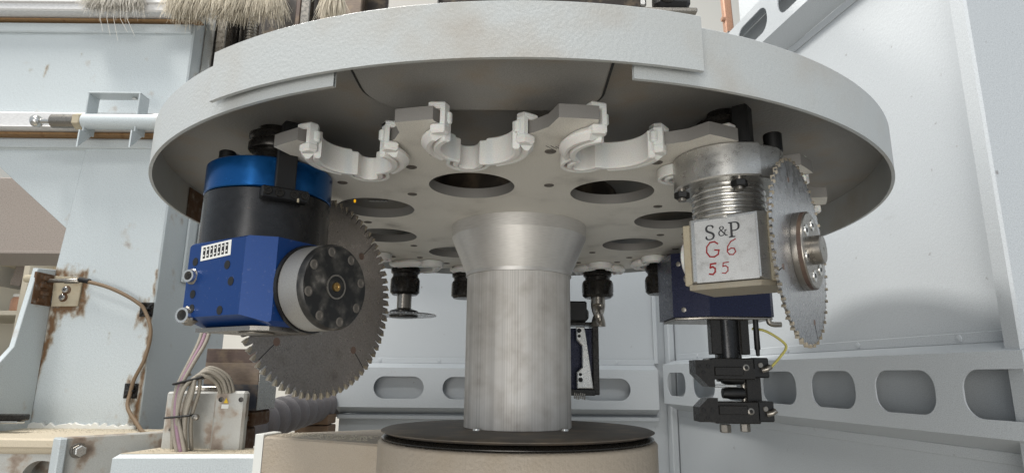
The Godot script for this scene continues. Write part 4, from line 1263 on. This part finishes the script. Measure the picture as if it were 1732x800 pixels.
	part("cable_run", G().tube(smooth_path([Vector3(-0.865, 0.178, -0.28), Vector3(-0.811, 0.166, -0.275), Vector3(-0.774, 0.152, -0.277), Vector3(-0.743, 0.134, -0.283), Vector3(-0.729, 0.119, -0.287), Vector3(-0.710, 0.079, -0.284), Vector3(-0.714, 0.029, -0.284), Vector3(-0.731, -0.01, -0.288), Vector3(-0.737, -0.038, -0.29), Vector3(-0.732, -0.064, -0.28), Vector3(-0.70, -0.09, -0.26), Vector3(-0.668, -0.104, -0.23), Vector3(-0.63, -0.105, -0.2)], 6), 0.0036, 8), M.brown_cable, c)
	part("cable_sleeve", G().tube([Vector3(-0.862, 0.1778, -0.2805), Vector3(-0.84, 0.174, -0.278)], 0.0052, 10), M.black, c)
	for q in [[-0.732, 0.122, 0.3, "upper black cable tie mount glued to the column edge"], [-0.741, -0.034, 0.05, "lower black cable tie mount glued to the column edge"]]:
		var m := thing("cable_tie_mount", q[3], "cable mount", Vector3(q[0], q[1], -0.2998), 0.0, "tie mounts on the column")
		part("mount_pad", G().box(Vector3(0, 0, 0.0015), Vector3(0.026, 0.028, 0.003), 0.0008), M.black_steel, m)
		for s in [-1.0, 1.0]:
			part("mount_bridge", G().at(Transform3D(Basis(Vector3.BACK, PI / 4 * s), Vector3(0, 0, 0.004))).box(Vector3.ZERO, Vector3(0.03, 0.004, 0.004), 0.001), M.black, m)
		part("cable_tie", G().at(Transform3D(Basis(Vector3.BACK, q[2]), Vector3(0.002, 0, 0.006))).box(Vector3.ZERO, Vector3(0.016, 0.004, 0.011), 0.001), M.ink, m)
	# pipe with valve stem, and the bent strap that holds it
	var p := thing("air_pipe", "pale blue pipe with a steel valve stem running behind the carousel rim", "pipe", Vector3(0, 0.4905, -0.235))
	part("pipe_body", G().at(side(Vector3.RIGHT)).lathe([Vector2(0, -0.872), Vector2(0.0145, -0.872), Vector2(0.0155, -0.871), Vector2(0.0155, -0.45), Vector2(0, -0.45)], 32), M.frame_paint, p)
	part("hex_nut", G().at(side(Vector3.RIGHT)).prism(circle(Vector2.ZERO, 0.0175, 6), -0.888, -0.8725, 0.0015), M.cream_plate, p)
	part("valve_body", G().at(side(Vector3.RIGHT)).lathe([Vector2(0, -0.935), Vector2(0.013, -0.935), Vector2(0.014, -0.934), Vector2(0.014, -0.8885), Vector2(0, -0.8885)], 28), M.steel, p)
	part("valve_stem", G().at(side(Vector3.RIGHT)).lathe([Vector2(0, -0.974), Vector2(0.011, -0.974), Vector2(0.012, -0.972), Vector2(0.012, -0.964), Vector2(0.0095, -0.96), Vector2(0.005, -0.958), Vector2(0.005, -0.935), Vector2(0, -0.935)], 24), M.bright_alu, p)
	var u := thing("pipe_strap", "square bent sheet metal strap standing over the pale blue pipe", "bracket", Vector3(-0.815, 0.5, -0.235))
	part("strap_top", G().box(Vector3(0, 0.05, -0.008), Vector3(0.106, 0.003, 0.034), 0.001), M.frame_paint, u)
	for s in [-1.0, 1.0]:
		var leg := part("strap_leg", G().box(Vector3(0.0515 * s, 0.008, -0.008), Vector3(0.003, 0.082, 0.034), 0.001), M.frame_paint, u)
		part("strap_toe", G().convex([[Vector3(1, 0, 0), 0.0515 * s + 0.0014], [Vector3(-1, 0, 0), -0.0515 * s + 0.0014], [Vector3(0, 1, 0), -0.033], [Vector3(0, -1, -1.0), 0.052], [Vector3(0, 0, 1), 0.017], [Vector3(0, 0, -1), 0.033]]), M.frame_paint, leg)
	part("strap_screw", G().at(side(Vector3.DOWN, Vector3(0.03, 0.048, -0.012))).cyl(0.005, 0, 0.003, 0.001, 14), M.bright_alu, u)
	# machine bed
	var d := thing("machine_bed", "dusty cast machine bed with rounded ribs at the lower left corner", "machine bed")
	part("bed_top", G().at(Transform3D()).prism(poly([[-1.3, -0.125], [-0.71, -0.105], [-0.62, -0.22], [-0.6, -0.3], [-1.3, -0.3]]), -0.12, -0.104, 0.003), M.dusty_top, d)
	part("bed_wall", G().box(Vector3(-1.0, -0.5, -0.24), Vector3(0.62, 0.76, 0.12), 0.004), M.dirty_paint, d)
	var wall := dense(poly([[-1.1, -0.6], [-0.72, -0.6], [-0.72, -0.12], [-1.1, -0.12]]), 0.01)
	var front := G().at(UPRIGHT)
	front.prism(wall, -0.145, -0.125, 0.0, [slot(Vector2(-0.766, -0.29), 0.062, 0.3, 0.028), slot(Vector2(-0.88, -0.29), 0.075, 0.3, 0.03), slot(Vector2(-0.99, -0.29), 0.075, 0.3, 0.03)])
	part("bed_front", front, M.dirty_paint, d)
	part("bed_edge", G().at(side(Vector3.RIGHT, Vector3(0, -0.1175, -0.1265))).lathe([Vector2(0, -1.2), Vector2(0.0125, -1.2), Vector2(0.0125, -0.715), Vector2(0, -0.715)], 24), M.dusty_top, d)
	# plate with the hexagon bolt, facing right and forwards
	var pl := thing("bolted_plate", "dirty grey plate with a large hexagon bolt beside the bed", "plate", Vector3(-0.705, 0, -0.088), deg_to_rad(52.0))
	part("plate_body", G().box(Vector3(0.1, -0.3, -0.01), Vector3(0.205, 0.4, 0.016), 0.002), M.dirty_paint, pl)
	part("plate_edge", G().box(Vector3(-0.009, -0.3, -0.004), Vector3(0.012, 0.4, 0.028), 0.002), M.frame_paint, pl)
	for q in [[0.016, -0.121, 0.0088], [0.19, -0.112, 0.0065]]:
		part("washer", G().at(side(Vector3.BACK, Vector3(q[0], q[1], -0.002))).cyl(q[2] * 1.3, 0, 0.002, 0.0004, 24), M.rusty if q[2] < 0.007 else M.steel, pl)
		part("hex_bolt", G().at(side(Vector3.BACK, Vector3(q[0], q[1], 0.0))).prism(circle(Vector2.ZERO, q[2], 6), 0.0, 0.013, 0.0015), M.rusty if q[2] < 0.007 else M.bright_alu, pl)
	var bar := thing("bed_bar", "pale bar with rust dusted top at the bottom edge left of the cast housing", "machine bar")
	part("bar_body", G().prism(poly([[-0.636, -0.095], [-0.417, -0.113], [-0.427, -0.2], [-0.612, -0.19]]), -0.5, -0.1255, 0.006), M.frame_paint, bar)
	part("bar_dust", G().prism(poly([[-0.628, -0.101], [-0.419, -0.119], [-0.427, -0.196], [-0.612, -0.186]]), -0.1254, -0.1248), M.dusty_top, bar)
	var chip := G().box(Vector3.ZERO, Vector3(0.0022, 0.0006, 0.0009)).mesh()
	var mm := MultiMesh.new()
	mm.transform_format = MultiMesh.TRANSFORM_3D
	mm.mesh = chip
	mm.instance_count = 1400
	for q in 1400:
		var px := 0.0
		var pz := 0.0
		var py := 0.0
		if q < 500:
			px = rng.randf_range(-0.93, -0.66)
			pz = -0.298 + absf(rng.randfn(0, 0.05))
			py = -0.1037
		elif q < 900:
			px = rng.randf_range(-0.61, -0.43)
			pz = rng.randf_range(-0.18, -0.12)
			py = -0.1245
		else:
			px = rng.randf_range(-0.38, -0.22)
			pz = -0.09 + (px + 0.38) * 0.4 - 0.07 * rng.randf()
			py = -0.0947
		mm.set_instance_transform(q, Transform3D(Basis(Vector3.UP, rng.randf() * TAU) * Basis(Vector3.RIGHT, rng.randfn(0, 0.3)), Vector3(px, py, pz)))
	var chips := MultiMeshInstance3D.new()
	chips.name = "sawdust"
	chips.multimesh = mm
	chips.material_override = M.shelf_board
	chips.position = Vector3(0, LIFT, 0)
	chips.set_meta("kind", "stuff")
	chips.set_meta("label", "fine pale sawdust lying on the bed, the bar and the cast housing")
	chips.set_meta("category", "sawdust")
	add_child(chips)
	# dark slim profile at the left edge
	var sl := thing("dark_profile", "short dark metal profile poking in at the left edge above the bed", "profile", Vector3(-0.96, -0.078, -0.2))
	part("profile_bar", G().box(Vector3.ZERO, Vector3(0.2, 0.011, 0.02), 0.002), M.black_steel, sl)
	part("profile_strip", G().box(Vector3(0, -0.008, 0.004), Vector3(0.19, 0.004, 0.02), 0.001), M.bright_alu, sl)
	# junction box
	var j := thing("junction_box", "small grey junction box with stickers beneath the cable bundle", "junction box", Vector3(-0.54, 0, -0.2), deg_to_rad(7.0))
	part("box_body", G().box(Vector3(-0.013, -0.08, -0.012), Vector3(0.105, 0.098, 0.07), 0.003), M.dirty_paint, j)
	part("box_top", G().box(Vector3(-0.01, -0.0265, -0.03), Vector3(0.06, 0.008, 0.03), 0.001), M.steel, j)
	var cv := part("box_cover", G().at(Transform3D(Basis(Vector3.UP, deg_to_rad(-6.0)), Vector3(0.045, -0.079, 0.03))).box(Vector3.ZERO, Vector3(0.054, 0.1, 0.02), 0.004), M.dirty_paint, j)
	var cf := Transform3D(Basis(Vector3.UP, deg_to_rad(-6.0)), Vector3(0.045, -0.079, 0.0404))
	part("warning_sticker", G().at(cf * UPRIGHT).prism(poly([[-0.011, 0.03], [-0.003, 0.03], [-0.007, 0.039]]), 0.0, 0.0004), M.yellow, cv)
	part("white_sticker", G().at(cf).box(Vector3(-0.008, 0.0245, 0.0), Vector3(0.012, 0.007, 0.0006)), M.white, cv)
	for x in [-0.016, 0.018]:
		part("cover_screw", G().at(cf * side(Vector3.BACK, Vector3(x, 0.036, 0))).lathe([Vector2(0.0042, 0), Vector2(0.004, 0.001), Vector2(0.0026, 0.0011), Vector2(0.0024, 0.0002), Vector2(0, 0.0002)], 16), M.black_steel, cv)
	# heat-stained canister
	var mo := thing("stained_canister", "square canister stained brown over blue black behind the junction box", "canister", Vector3(-0.523, 0, -0.28))
	part("top_band", G().box(Vector3(0, 0.0325, 0), Vector3(0.1, 0.0249, 0.09), 0.0004), M.motor_top, mo)
	part("middle_band", G().box(Vector3(0, 0.0005, 0), Vector3(0.1, 0.0388, 0.09), 0.0004), M.motor_mid, mo)
	part("lower_band", G().box(Vector3(0, -0.042, 0), Vector3(0.1, 0.0459, 0.09), 0.0004), M.motor_low, mo)
	part("reflection_sheet", G().box(Vector3(0.0509, -0.01, 0), Vector3(0.0014, 0.108, 0.088), 0.0004), M.alu, mo)  # added pale sheet that gives this side its bright reflection
	var cl := part("clamp_band", G().box(Vector3(-0.002, -0.079, 0), Vector3(0.096, 0.028, 0.08), 0.004), M.rusty, mo)
	for x in [0.025, 0.045]:
		part("clamp_bolt", G().at(side(Vector3.BACK, Vector3(x - 0.012, -0.079, 0.04))).prism(circle(Vector2.ZERO, 0.006, 6), 0.0, 0.006, 0.001), M.steel, cl)
	part("canister_post", G().box(Vector3(-0.008, -0.16, 0), Vector3(0.07, 0.14, 0.06), 0.01), M.rusty, mo)
	# corrugated hose
	var h := thing("corrugated_hose", "thick grey corrugated hose lying behind the large saw blade", "hose")
	var path := smooth_path([Vector3(-0.68, -0.16, -0.45), Vector3(-0.61, -0.115, -0.58), Vector3(-0.57, -0.095, -0.72), Vector3(-0.555, -0.084, -0.9), Vector3(-0.545, -0.078, -1.1), Vector3(-0.52, -0.075, -1.3)], 26)
	var hp := []
	var hr := []
	var i := 0
	while i < path.size() - 1:
		var kk := i % 7
		hp.append(path[i])
		hr.append([0.036, 0.043, 0.0455, 0.046, 0.0455, 0.043, 0.036][kk])
		i += 1
	part("hose_body", G().tube(hp, hr, 28), M.hose, h)
	var w := thing("wooden_block", "two brown wooden boards stacked under the corrugated hose", "wooden block", Vector3(-0.56, -0.04, -0.9))
	part("board", G().box(Vector3(0, -0.082, 0), Vector3(0.09, 0.026, 0.08), 0.002), M.wood, w)
	part("board", G().box(Vector3(0, -0.112, 0), Vector3(0.092, 0.028, 0.08), 0.002), M.wood, w)
	# workshop behind, far left
	var be := thing("dull_beam", "wide dull grey beam of the workshop behind the frame", "beam", Vector3(-1.75, 0.45, -0.95))
	part("beam_body", G().box(Vector3.ZERO, Vector3(1.0, 0.235, 0.2), 0.004), M.dull_beam, be)
	part("beam_flange", G().box(Vector3(0, -0.112, 0.103), Vector3(1.0, 0.008, 0.012), 0.001), M.dull_beam, be)
	var sh := thing("shelf_unit", "cream shelf unit with small jars at the left edge of the picture", "shelf unit", Vector3(-1.75, 0, -1.5))
	part("side_panel", G().box(Vector3(0.02, -0.35, 0.05), Vector3(0.02, 1.5, 0.4), 0.002), M.shelf_board, sh)
	part("back_panel", G().box(Vector3(-0.25, -0.35, -0.15), Vector3(0.6, 1.5, 0.01)), M.shelf_board, sh)
	for y in [0.39, 0.2, 0.02]:
		part("shelf_board", G().box(Vector3(-0.22, y, 0.05), Vector3(0.47, 0.016, 0.39), 0.002), M.shelf_board, sh)
	part("panel_hole", G().at(side(Vector3.RIGHT, Vector3(0.03, 0.12, 0.18))).cyl(0.006, 0, 0.0006, 0, 16), M.ink, sh)
	var jar := thing("jar", "brown jar on the shelf at the left edge of the picture", "jar", Vector3(-1.83, 0.208, -1.38))
	part("jar_body", G().lathe([Vector2(0, 0), Vector2(0.03, 0), Vector2(0.032, 0.004), Vector2(0.032, 0.05), Vector2(0.025, 0.06), Vector2(0, 0.06)], 24), M.copper, jar)
	part("jar_lid", G().cyl(0.027, 0.06, 0.072, 0.002, 24), M.white, jar)
	var ro := thing("leaning_boards", "pale boards leaning on top of the cream shelf unit", "boards", Vector3(-1.8, 0.398, -1.5))
	for k in 5:
		part("board", G().at(Transform3D(Basis(Vector3.BACK, -0.25 + 0.06 * k), Vector3(-0.1 + k * 0.085, 0.06, 0.0))).box(Vector3.ZERO, Vector3(0.02 + 0.02 * (k % 2), 0.3, 0.3), 0.002), [M.white, M.dull_beam, M.wood, M.shelf_board, M.dull_beam][k], ro)
	var st := thing("paper_stack", "grey stack of folded sheets below the shelf at the left edge", "stack", Vector3(-1.55, -0.13, -1.2))
	for k in 12:
		part("sheet", G().at(Transform3D(Basis(Vector3.UP, rng.randf_range(-0.04, 0.04)), Vector3(0, k * 0.013, 0))).box(Vector3.ZERO, Vector3(0.3, 0.008, 0.3), 0.002), M.white if k % 3 else M.dull_beam, st)


func cables() -> void:
	var t := thing("cable_bundle", "coiled bundle of grey and mauve cables tied in front of the junction box", "cable bundle")
	for k in 7:
		var o := (k - 3) * 0.0046
		var dz := (k % 3) * 0.005
		part("cable_loop", G().tube(smooth_path([
			Vector3(-0.552 + o * 0.9, -0.125, -0.15 + dz), Vector3(-0.556 + o * 1.0, -0.075, -0.142 + dz), Vector3(-0.55 + o * 1.2, -0.03, -0.14 + dz),
			Vector3(-0.541 + o * 0.5, -0.008 + o * 0.4, -0.142 + dz), Vector3(-0.522 + o * 0.25, 0.0 - o * 0.7, -0.15 + dz), Vector3(-0.505 - o * 0.6, -0.012 - o * 0.5, -0.162 + dz), Vector3(-0.499 - o * 0.8, -0.032, -0.17 + dz)], 6), 0.0032, 8), M.cable, t)
	for k in 3:
		var o := (k - 1) * 0.0062
		part("supply_cable", G().tube(smooth_path([Vector3(-0.548 + o, 0.1, -0.18), Vector3(-0.549 + o, 0.055, -0.165), Vector3(-0.556 + o * 0.7, 0.02, -0.15), Vector3(-0.566 + o * 0.5, -0.02, -0.138), Vector3(-0.567 + o * 0.6, -0.06, -0.135), Vector3(-0.556 + o, -0.1, -0.132), Vector3(-0.545 + o, -0.13, -0.13)], 6), 0.0034, 8), M.purple_cable if k == 1 else M.cable, t)
	part("outer_loop", G().tube(smooth_path([Vector3(-0.556, 0.0, -0.15), Vector3(-0.569, -0.012, -0.142), Vector3(-0.573, -0.04, -0.14), Vector3(-0.571, -0.08, -0.14), Vector3(-0.567, -0.122, -0.14)], 6), 0.0032, 8), M.cable, t)
	for q in [[-0.55, -0.012, 0.05, 0.25], [-0.559, -0.07, 0.044, 0.1]]:
		part("cable_tie", G().at(Transform3D(Basis(Vector3.BACK, q[3]), Vector3(q[0], q[1], -0.14))).box(Vector3(0, 0, 0.0), Vector3(q[2], 0.0035, 0.026), 0.0012), M.ink, t)
	part("tie_head", G().at(side(Vector3.BACK, Vector3(-0.529, -0.0705, -0.133))).lathe([Vector2(0.005, 0), Vector2(0.005, 0.008), Vector2(0.0025, 0.009), Vector2(0.002, 0.007), Vector2(0, 0.007)], 14), M.steel, t)
	part("link_cable", G().tube(smooth_path([Vector3(-0.605, -0.092, -0.19), Vector3(-0.59, -0.094, -0.17), Vector3(-0.576, -0.086, -0.15), Vector3(-0.565, -0.072, -0.135)], 5), 0.0024, 8), M.black_steel, t)


# ---------------------------------------------------------------- dark gantry, brushes and copper post above the rim
func bristles(x0: float, x1: float, y: float, lens: float, z: float, count: int, splay: float, r: float) -> Geo:
	var g := G()
	for i in count:
		var f := rng.randf()
		var x := lerpf(x0, x1, f)
		var zz := z + rng.randf_range(-0.022, 0.022)
		var clump := sin(f * 19.0 + zz * 60.0) * 0.35
		var l := lens * rng.randf_range(0.72, 1.0) * (1.0 + 0.12 * clump)
		if rng.randf() < 0.04:
			l *= 1.25
		var lean := Vector3((f - 0.5) * splay + clump * 0.12 + rng.randfn(0, 0.09), -1.0, rng.randfn(0.1, 0.1)).normalized()
		var a := Vector3(x, y, zz)
		var b := a + lean * l * 0.55
		var c := b + (lean + Vector3(rng.randfn(0, 0.08), 0, rng.randfn(0, 0.06))).normalized() * l * 0.45
		var s := Vector3(r, 0, r * 0.4)
		var q := Vector3(0, 0, r)
		for w in [[a, b, 1.0, 0.9], [b, c, 0.9, 0.35]]:
			var k0: Array = [w[0] + s * w[2], w[0] - s * w[2] * 0.5 + q * w[2], w[0] - s * w[2] * 0.5 - q * w[2]]
			var k1: Array = [w[1] + s * w[3], w[1] - s * w[3] * 0.5 + q * w[3], w[1] - s * w[3] * 0.5 - q * w[3]]
			for e in 3:
				var n0: Vector3 = (k0[e] - w[0]).normalized()
				var n1: Vector3 = (k0[(e + 1) % 3] - w[0]).normalized()
				g.quad(k0[e], k0[(e + 1) % 3], k1[(e + 1) % 3], k1[e], n0, n1, n1, n0)
	return g


func top_machinery() -> void:
	var t := thing("gantry_slide", "dark gantry slide with steel strips rising behind the carousel's rim", "gantry")
	part("back_panel", G().box(Vector3(-0.42, 0.82, -0.52), Vector3(0.62, 0.6, 0.04), 0.002), M.dark_gantry, t)
	part("edge_strip", G().box(Vector3(-0.722, 0.72, -0.37), Vector3(0.022, 0.6, 0.05), 0.001), M.strip_brown, t)
	part("edge_rail", G().box(Vector3(-0.70, 0.72, -0.36), Vector3(0.021, 0.6, 0.04), 0.002), M.bright_alu, t)
	part("edge_rail", G().box(Vector3(-0.676, 0.72, -0.37), Vector3(0.022, 0.6, 0.05), 0.002), M.steel, t)
	for k in 4:
		part("bellows_sheet", G().box(Vector3(-0.661 + k * 0.0045, 0.75, -0.40 - k * 0.012), Vector3(0.002, 0.6, 0.04), 0.0005), M.steel if k % 2 else M.black_steel, t)
	part("slide_strip", G().box(Vector3(-0.52, 0.85, -0.44), Vector3(0.022, 0.5, 0.03), 0.002), M.steel, t)
	part("slide_strip", G().box(Vector3(-0.545, 0.85, -0.46), Vector3(0.012, 0.5, 0.03), 0.002), M.motor_top, t)
	var pl := part("slide_plate", G().box(Vector3(-0.42, 0.86, -0.45), Vector3(0.07, 0.4, 0.03), 0.003), M.motor_mid, t)
	part("plate_hole", G().at(side(Vector3.BACK, Vector3(-0.474, 0.832, -0.4495))).cyl(0.011, 0, 0.001, 0, 24), M.ink, pl)
	part("slide_plate", G().box(Vector3(-0.475, 0.86, -0.47), Vector3(0.05, 0.4, 0.04), 0.003), M.motor_mid, t)
	part("end_cap", G().box(Vector3(-0.31, 0.86, -0.46), Vector3(0.03, 0.07, 0.04), 0.003), M.black, t)
	var cp := part("control_plate", G().box(Vector3(-0.255, 0.875, -0.42), Vector3(0.12, 0.07, 0.02), 0.002), M.satin_steel, t)
	for q in [[-0.305, 0.853, 0.0045, "ink"], [-0.268, 0.857, 0.009, "orange"], [-0.245, 0.85, 0.006, "brass"], [-0.205, 0.856, 0.004, "ink"]]:
		part("plate_button", G().at(side(Vector3.BACK, Vector3(q[0], q[1], -0.411))).cyl(q[2], 0, 0.003, 0.0006, 18), M[q[3]], cp)
	part("cross_bar", G().box(Vector3(0.05, 0.93, -0.46), Vector3(0.5, 0.12, 0.06), 0.003), M.dark_gantry, t)
	var bs := thing("ball_screw", "vertical threaded steel screw between the brush and the rim", "ball screw", Vector3(-0.612, 0, -0.36))
	var pr := [Vector2(0, 0.45)]
	for k in 62:
		var y := 0.45 + k * 0.0075
		pr.append_array([Vector2(0.0115, y + 0.0005), Vector2(0.0135, y + 0.0022), Vector2(0.0135, y + 0.0048), Vector2(0.0115, y + 0.0066)])
	pr.append(Vector2(0.0115, 0.916))
	pr.append(Vector2(0, 0.916))
	part("screw_shaft", G().lathe(pr, 24), M.steel, bs)
	# brushes
	var b := thing("bristle_brush", "wide cream bristle brush hanging over the machine beam at the top", "brush")
	part("brush_bar", G().box(Vector3(-0.61, 0.83, -0.25), Vector3(0.24, 0.03, 0.05), 0.003), M.shelf_board, b)
	for q in [[-0.735, -0.69, 0.822, 0.105, -0.246, 700, 0.1], [-0.70, -0.60, 0.822, 0.1, -0.25, 1300, 0.25], [-0.61, -0.515, 0.822, 0.1, -0.25, 1300, 0.45]]:
		part("bristles", bristles(q[0], q[1], q[2], q[3], q[4], q[5], q[6], 0.0007), M.bristle, b).set_meta("kind", "stuff")
	var b2 := thing("small_brush", "small white bristle brush at the top left above the guide rail", "brush")
	part("brush_bar", G().box(Vector3(-0.86, 0.82, -0.25), Vector3(0.12, 0.03, 0.05), 0.003), M.shelf_board, b2)
	part("bristles", bristles(-0.91, -0.81, 0.81, 0.068, -0.25, 1500, 0.5, 0.0008), M.bristle_pale, b2).set_meta("kind", "stuff")
	var b3 := thing("brush_tuft", "small cream bristle tuft in front of the grey slide plate", "brush")
	part("tuft_holder", G().box(Vector3(-0.41, 0.85, -0.3), Vector3(0.05, 0.02, 0.03), 0.002), M.shelf_board, b3)
	part("bristles", bristles(-0.425, -0.395, 0.845, 0.1, -0.3, 500, 0.2, 0.0008), M.bristle, b3).set_meta("kind", "stuff")
	for k in 5:
		part("loose_bristle", G().tube([Vector3(-0.88 + k * 0.012, 0.78, -0.24), Vector3(-0.875 + k * 0.014, 0.72, -0.235), Vector3(-0.865 + k * 0.017, 0.69 - 0.01 * (k % 3), -0.235)], [0.0006, 0.0005, 0.0003], 4), M.bristle_pale, b2)
	# machinery seen over the rim on the right
	var m := thing("blue_profile", "slim blue and grey profiles behind the rim left of the white wall", "profile", Vector3(0.2, 0, -0.5))
	part("profile_bar", G().at(Transform3D(Basis(Vector3.BACK, -0.25), Vector3(0.02, 0.95, 0))).box(Vector3.ZERO, Vector3(0.018, 0.3, 0.03), 0.002), M.blue_paint, m)
	part("profile_bar", G().at(Transform3D(Basis(Vector3.BACK, -0.25), Vector3(0.052, 0.95, 0))).box(Vector3.ZERO, Vector3(0.03, 0.3, 0.03), 0.002), M.alu, m)
	part("profile_bar", G().at(Transform3D(Basis(Vector3.BACK, -0.25), Vector3(0.1, 0.95, 0))).box(Vector3.ZERO, Vector3(0.05, 0.3, 0.03), 0.002), M.shelf_board, m)
	var v := thing("black_valve", "black rounded device on a grey bar behind the rim", "valve", Vector3(0.385, 0, -0.47))
	part("valve_block", G().box(Vector3(0, 0.925, 0), Vector3(0.09, 0.05, 0.05), 0.012), M.black, v)
	part("valve_cap", G().at(side(Vector3.BACK, Vector3(-0.015, 0.925, 0.025))).cyl(0.02, 0, 0.008, 0.003, 24), M.black_steel, v)
	part("grey_bar", G().box(Vector3(-0.03, 0.893, -0.01), Vector3(0.18, 0.012, 0.06), 0.002), M.steel, v)
	part("grey_block", G().box(Vector3(-0.1, 0.935, -0.01), Vector3(0.07, 0.06, 0.05), 0.004), M.alu, v)
	var cpo := thing("copper_post", "copper coloured post standing behind the rim beside the white wall", "post", Vector3(0.553, 0, -0.55))
	part("post_bar", G().at(Transform3D(Basis(Vector3.BACK, 0.03), Vector3(0, 1.01, 0))).box(Vector3.ZERO, Vector3(0.022, 0.28, 0.022), 0.003), M.copper, cpo)
	part("post_nut", G().at(side(Vector3.LEFT, Vector3(-0.006, 0.925, 0.005))).cyl(0.007, 0, 0.01, 0.001, 6), M.copper, cpo)
	var ft := thing("wedge_bracket", "dark wedge shaped foot on the rim line below the copper post", "foot", Vector3(0.535, 0, -0.48))
	part("foot_wedge", G().at(UPRIGHT).prism(poly([[-0.02, 0.80], [0.035, 0.80], [0.035, 0.853], [-0.008, 0.853]]), -0.03, 0.0, 0.002), M.black_steel, ft)
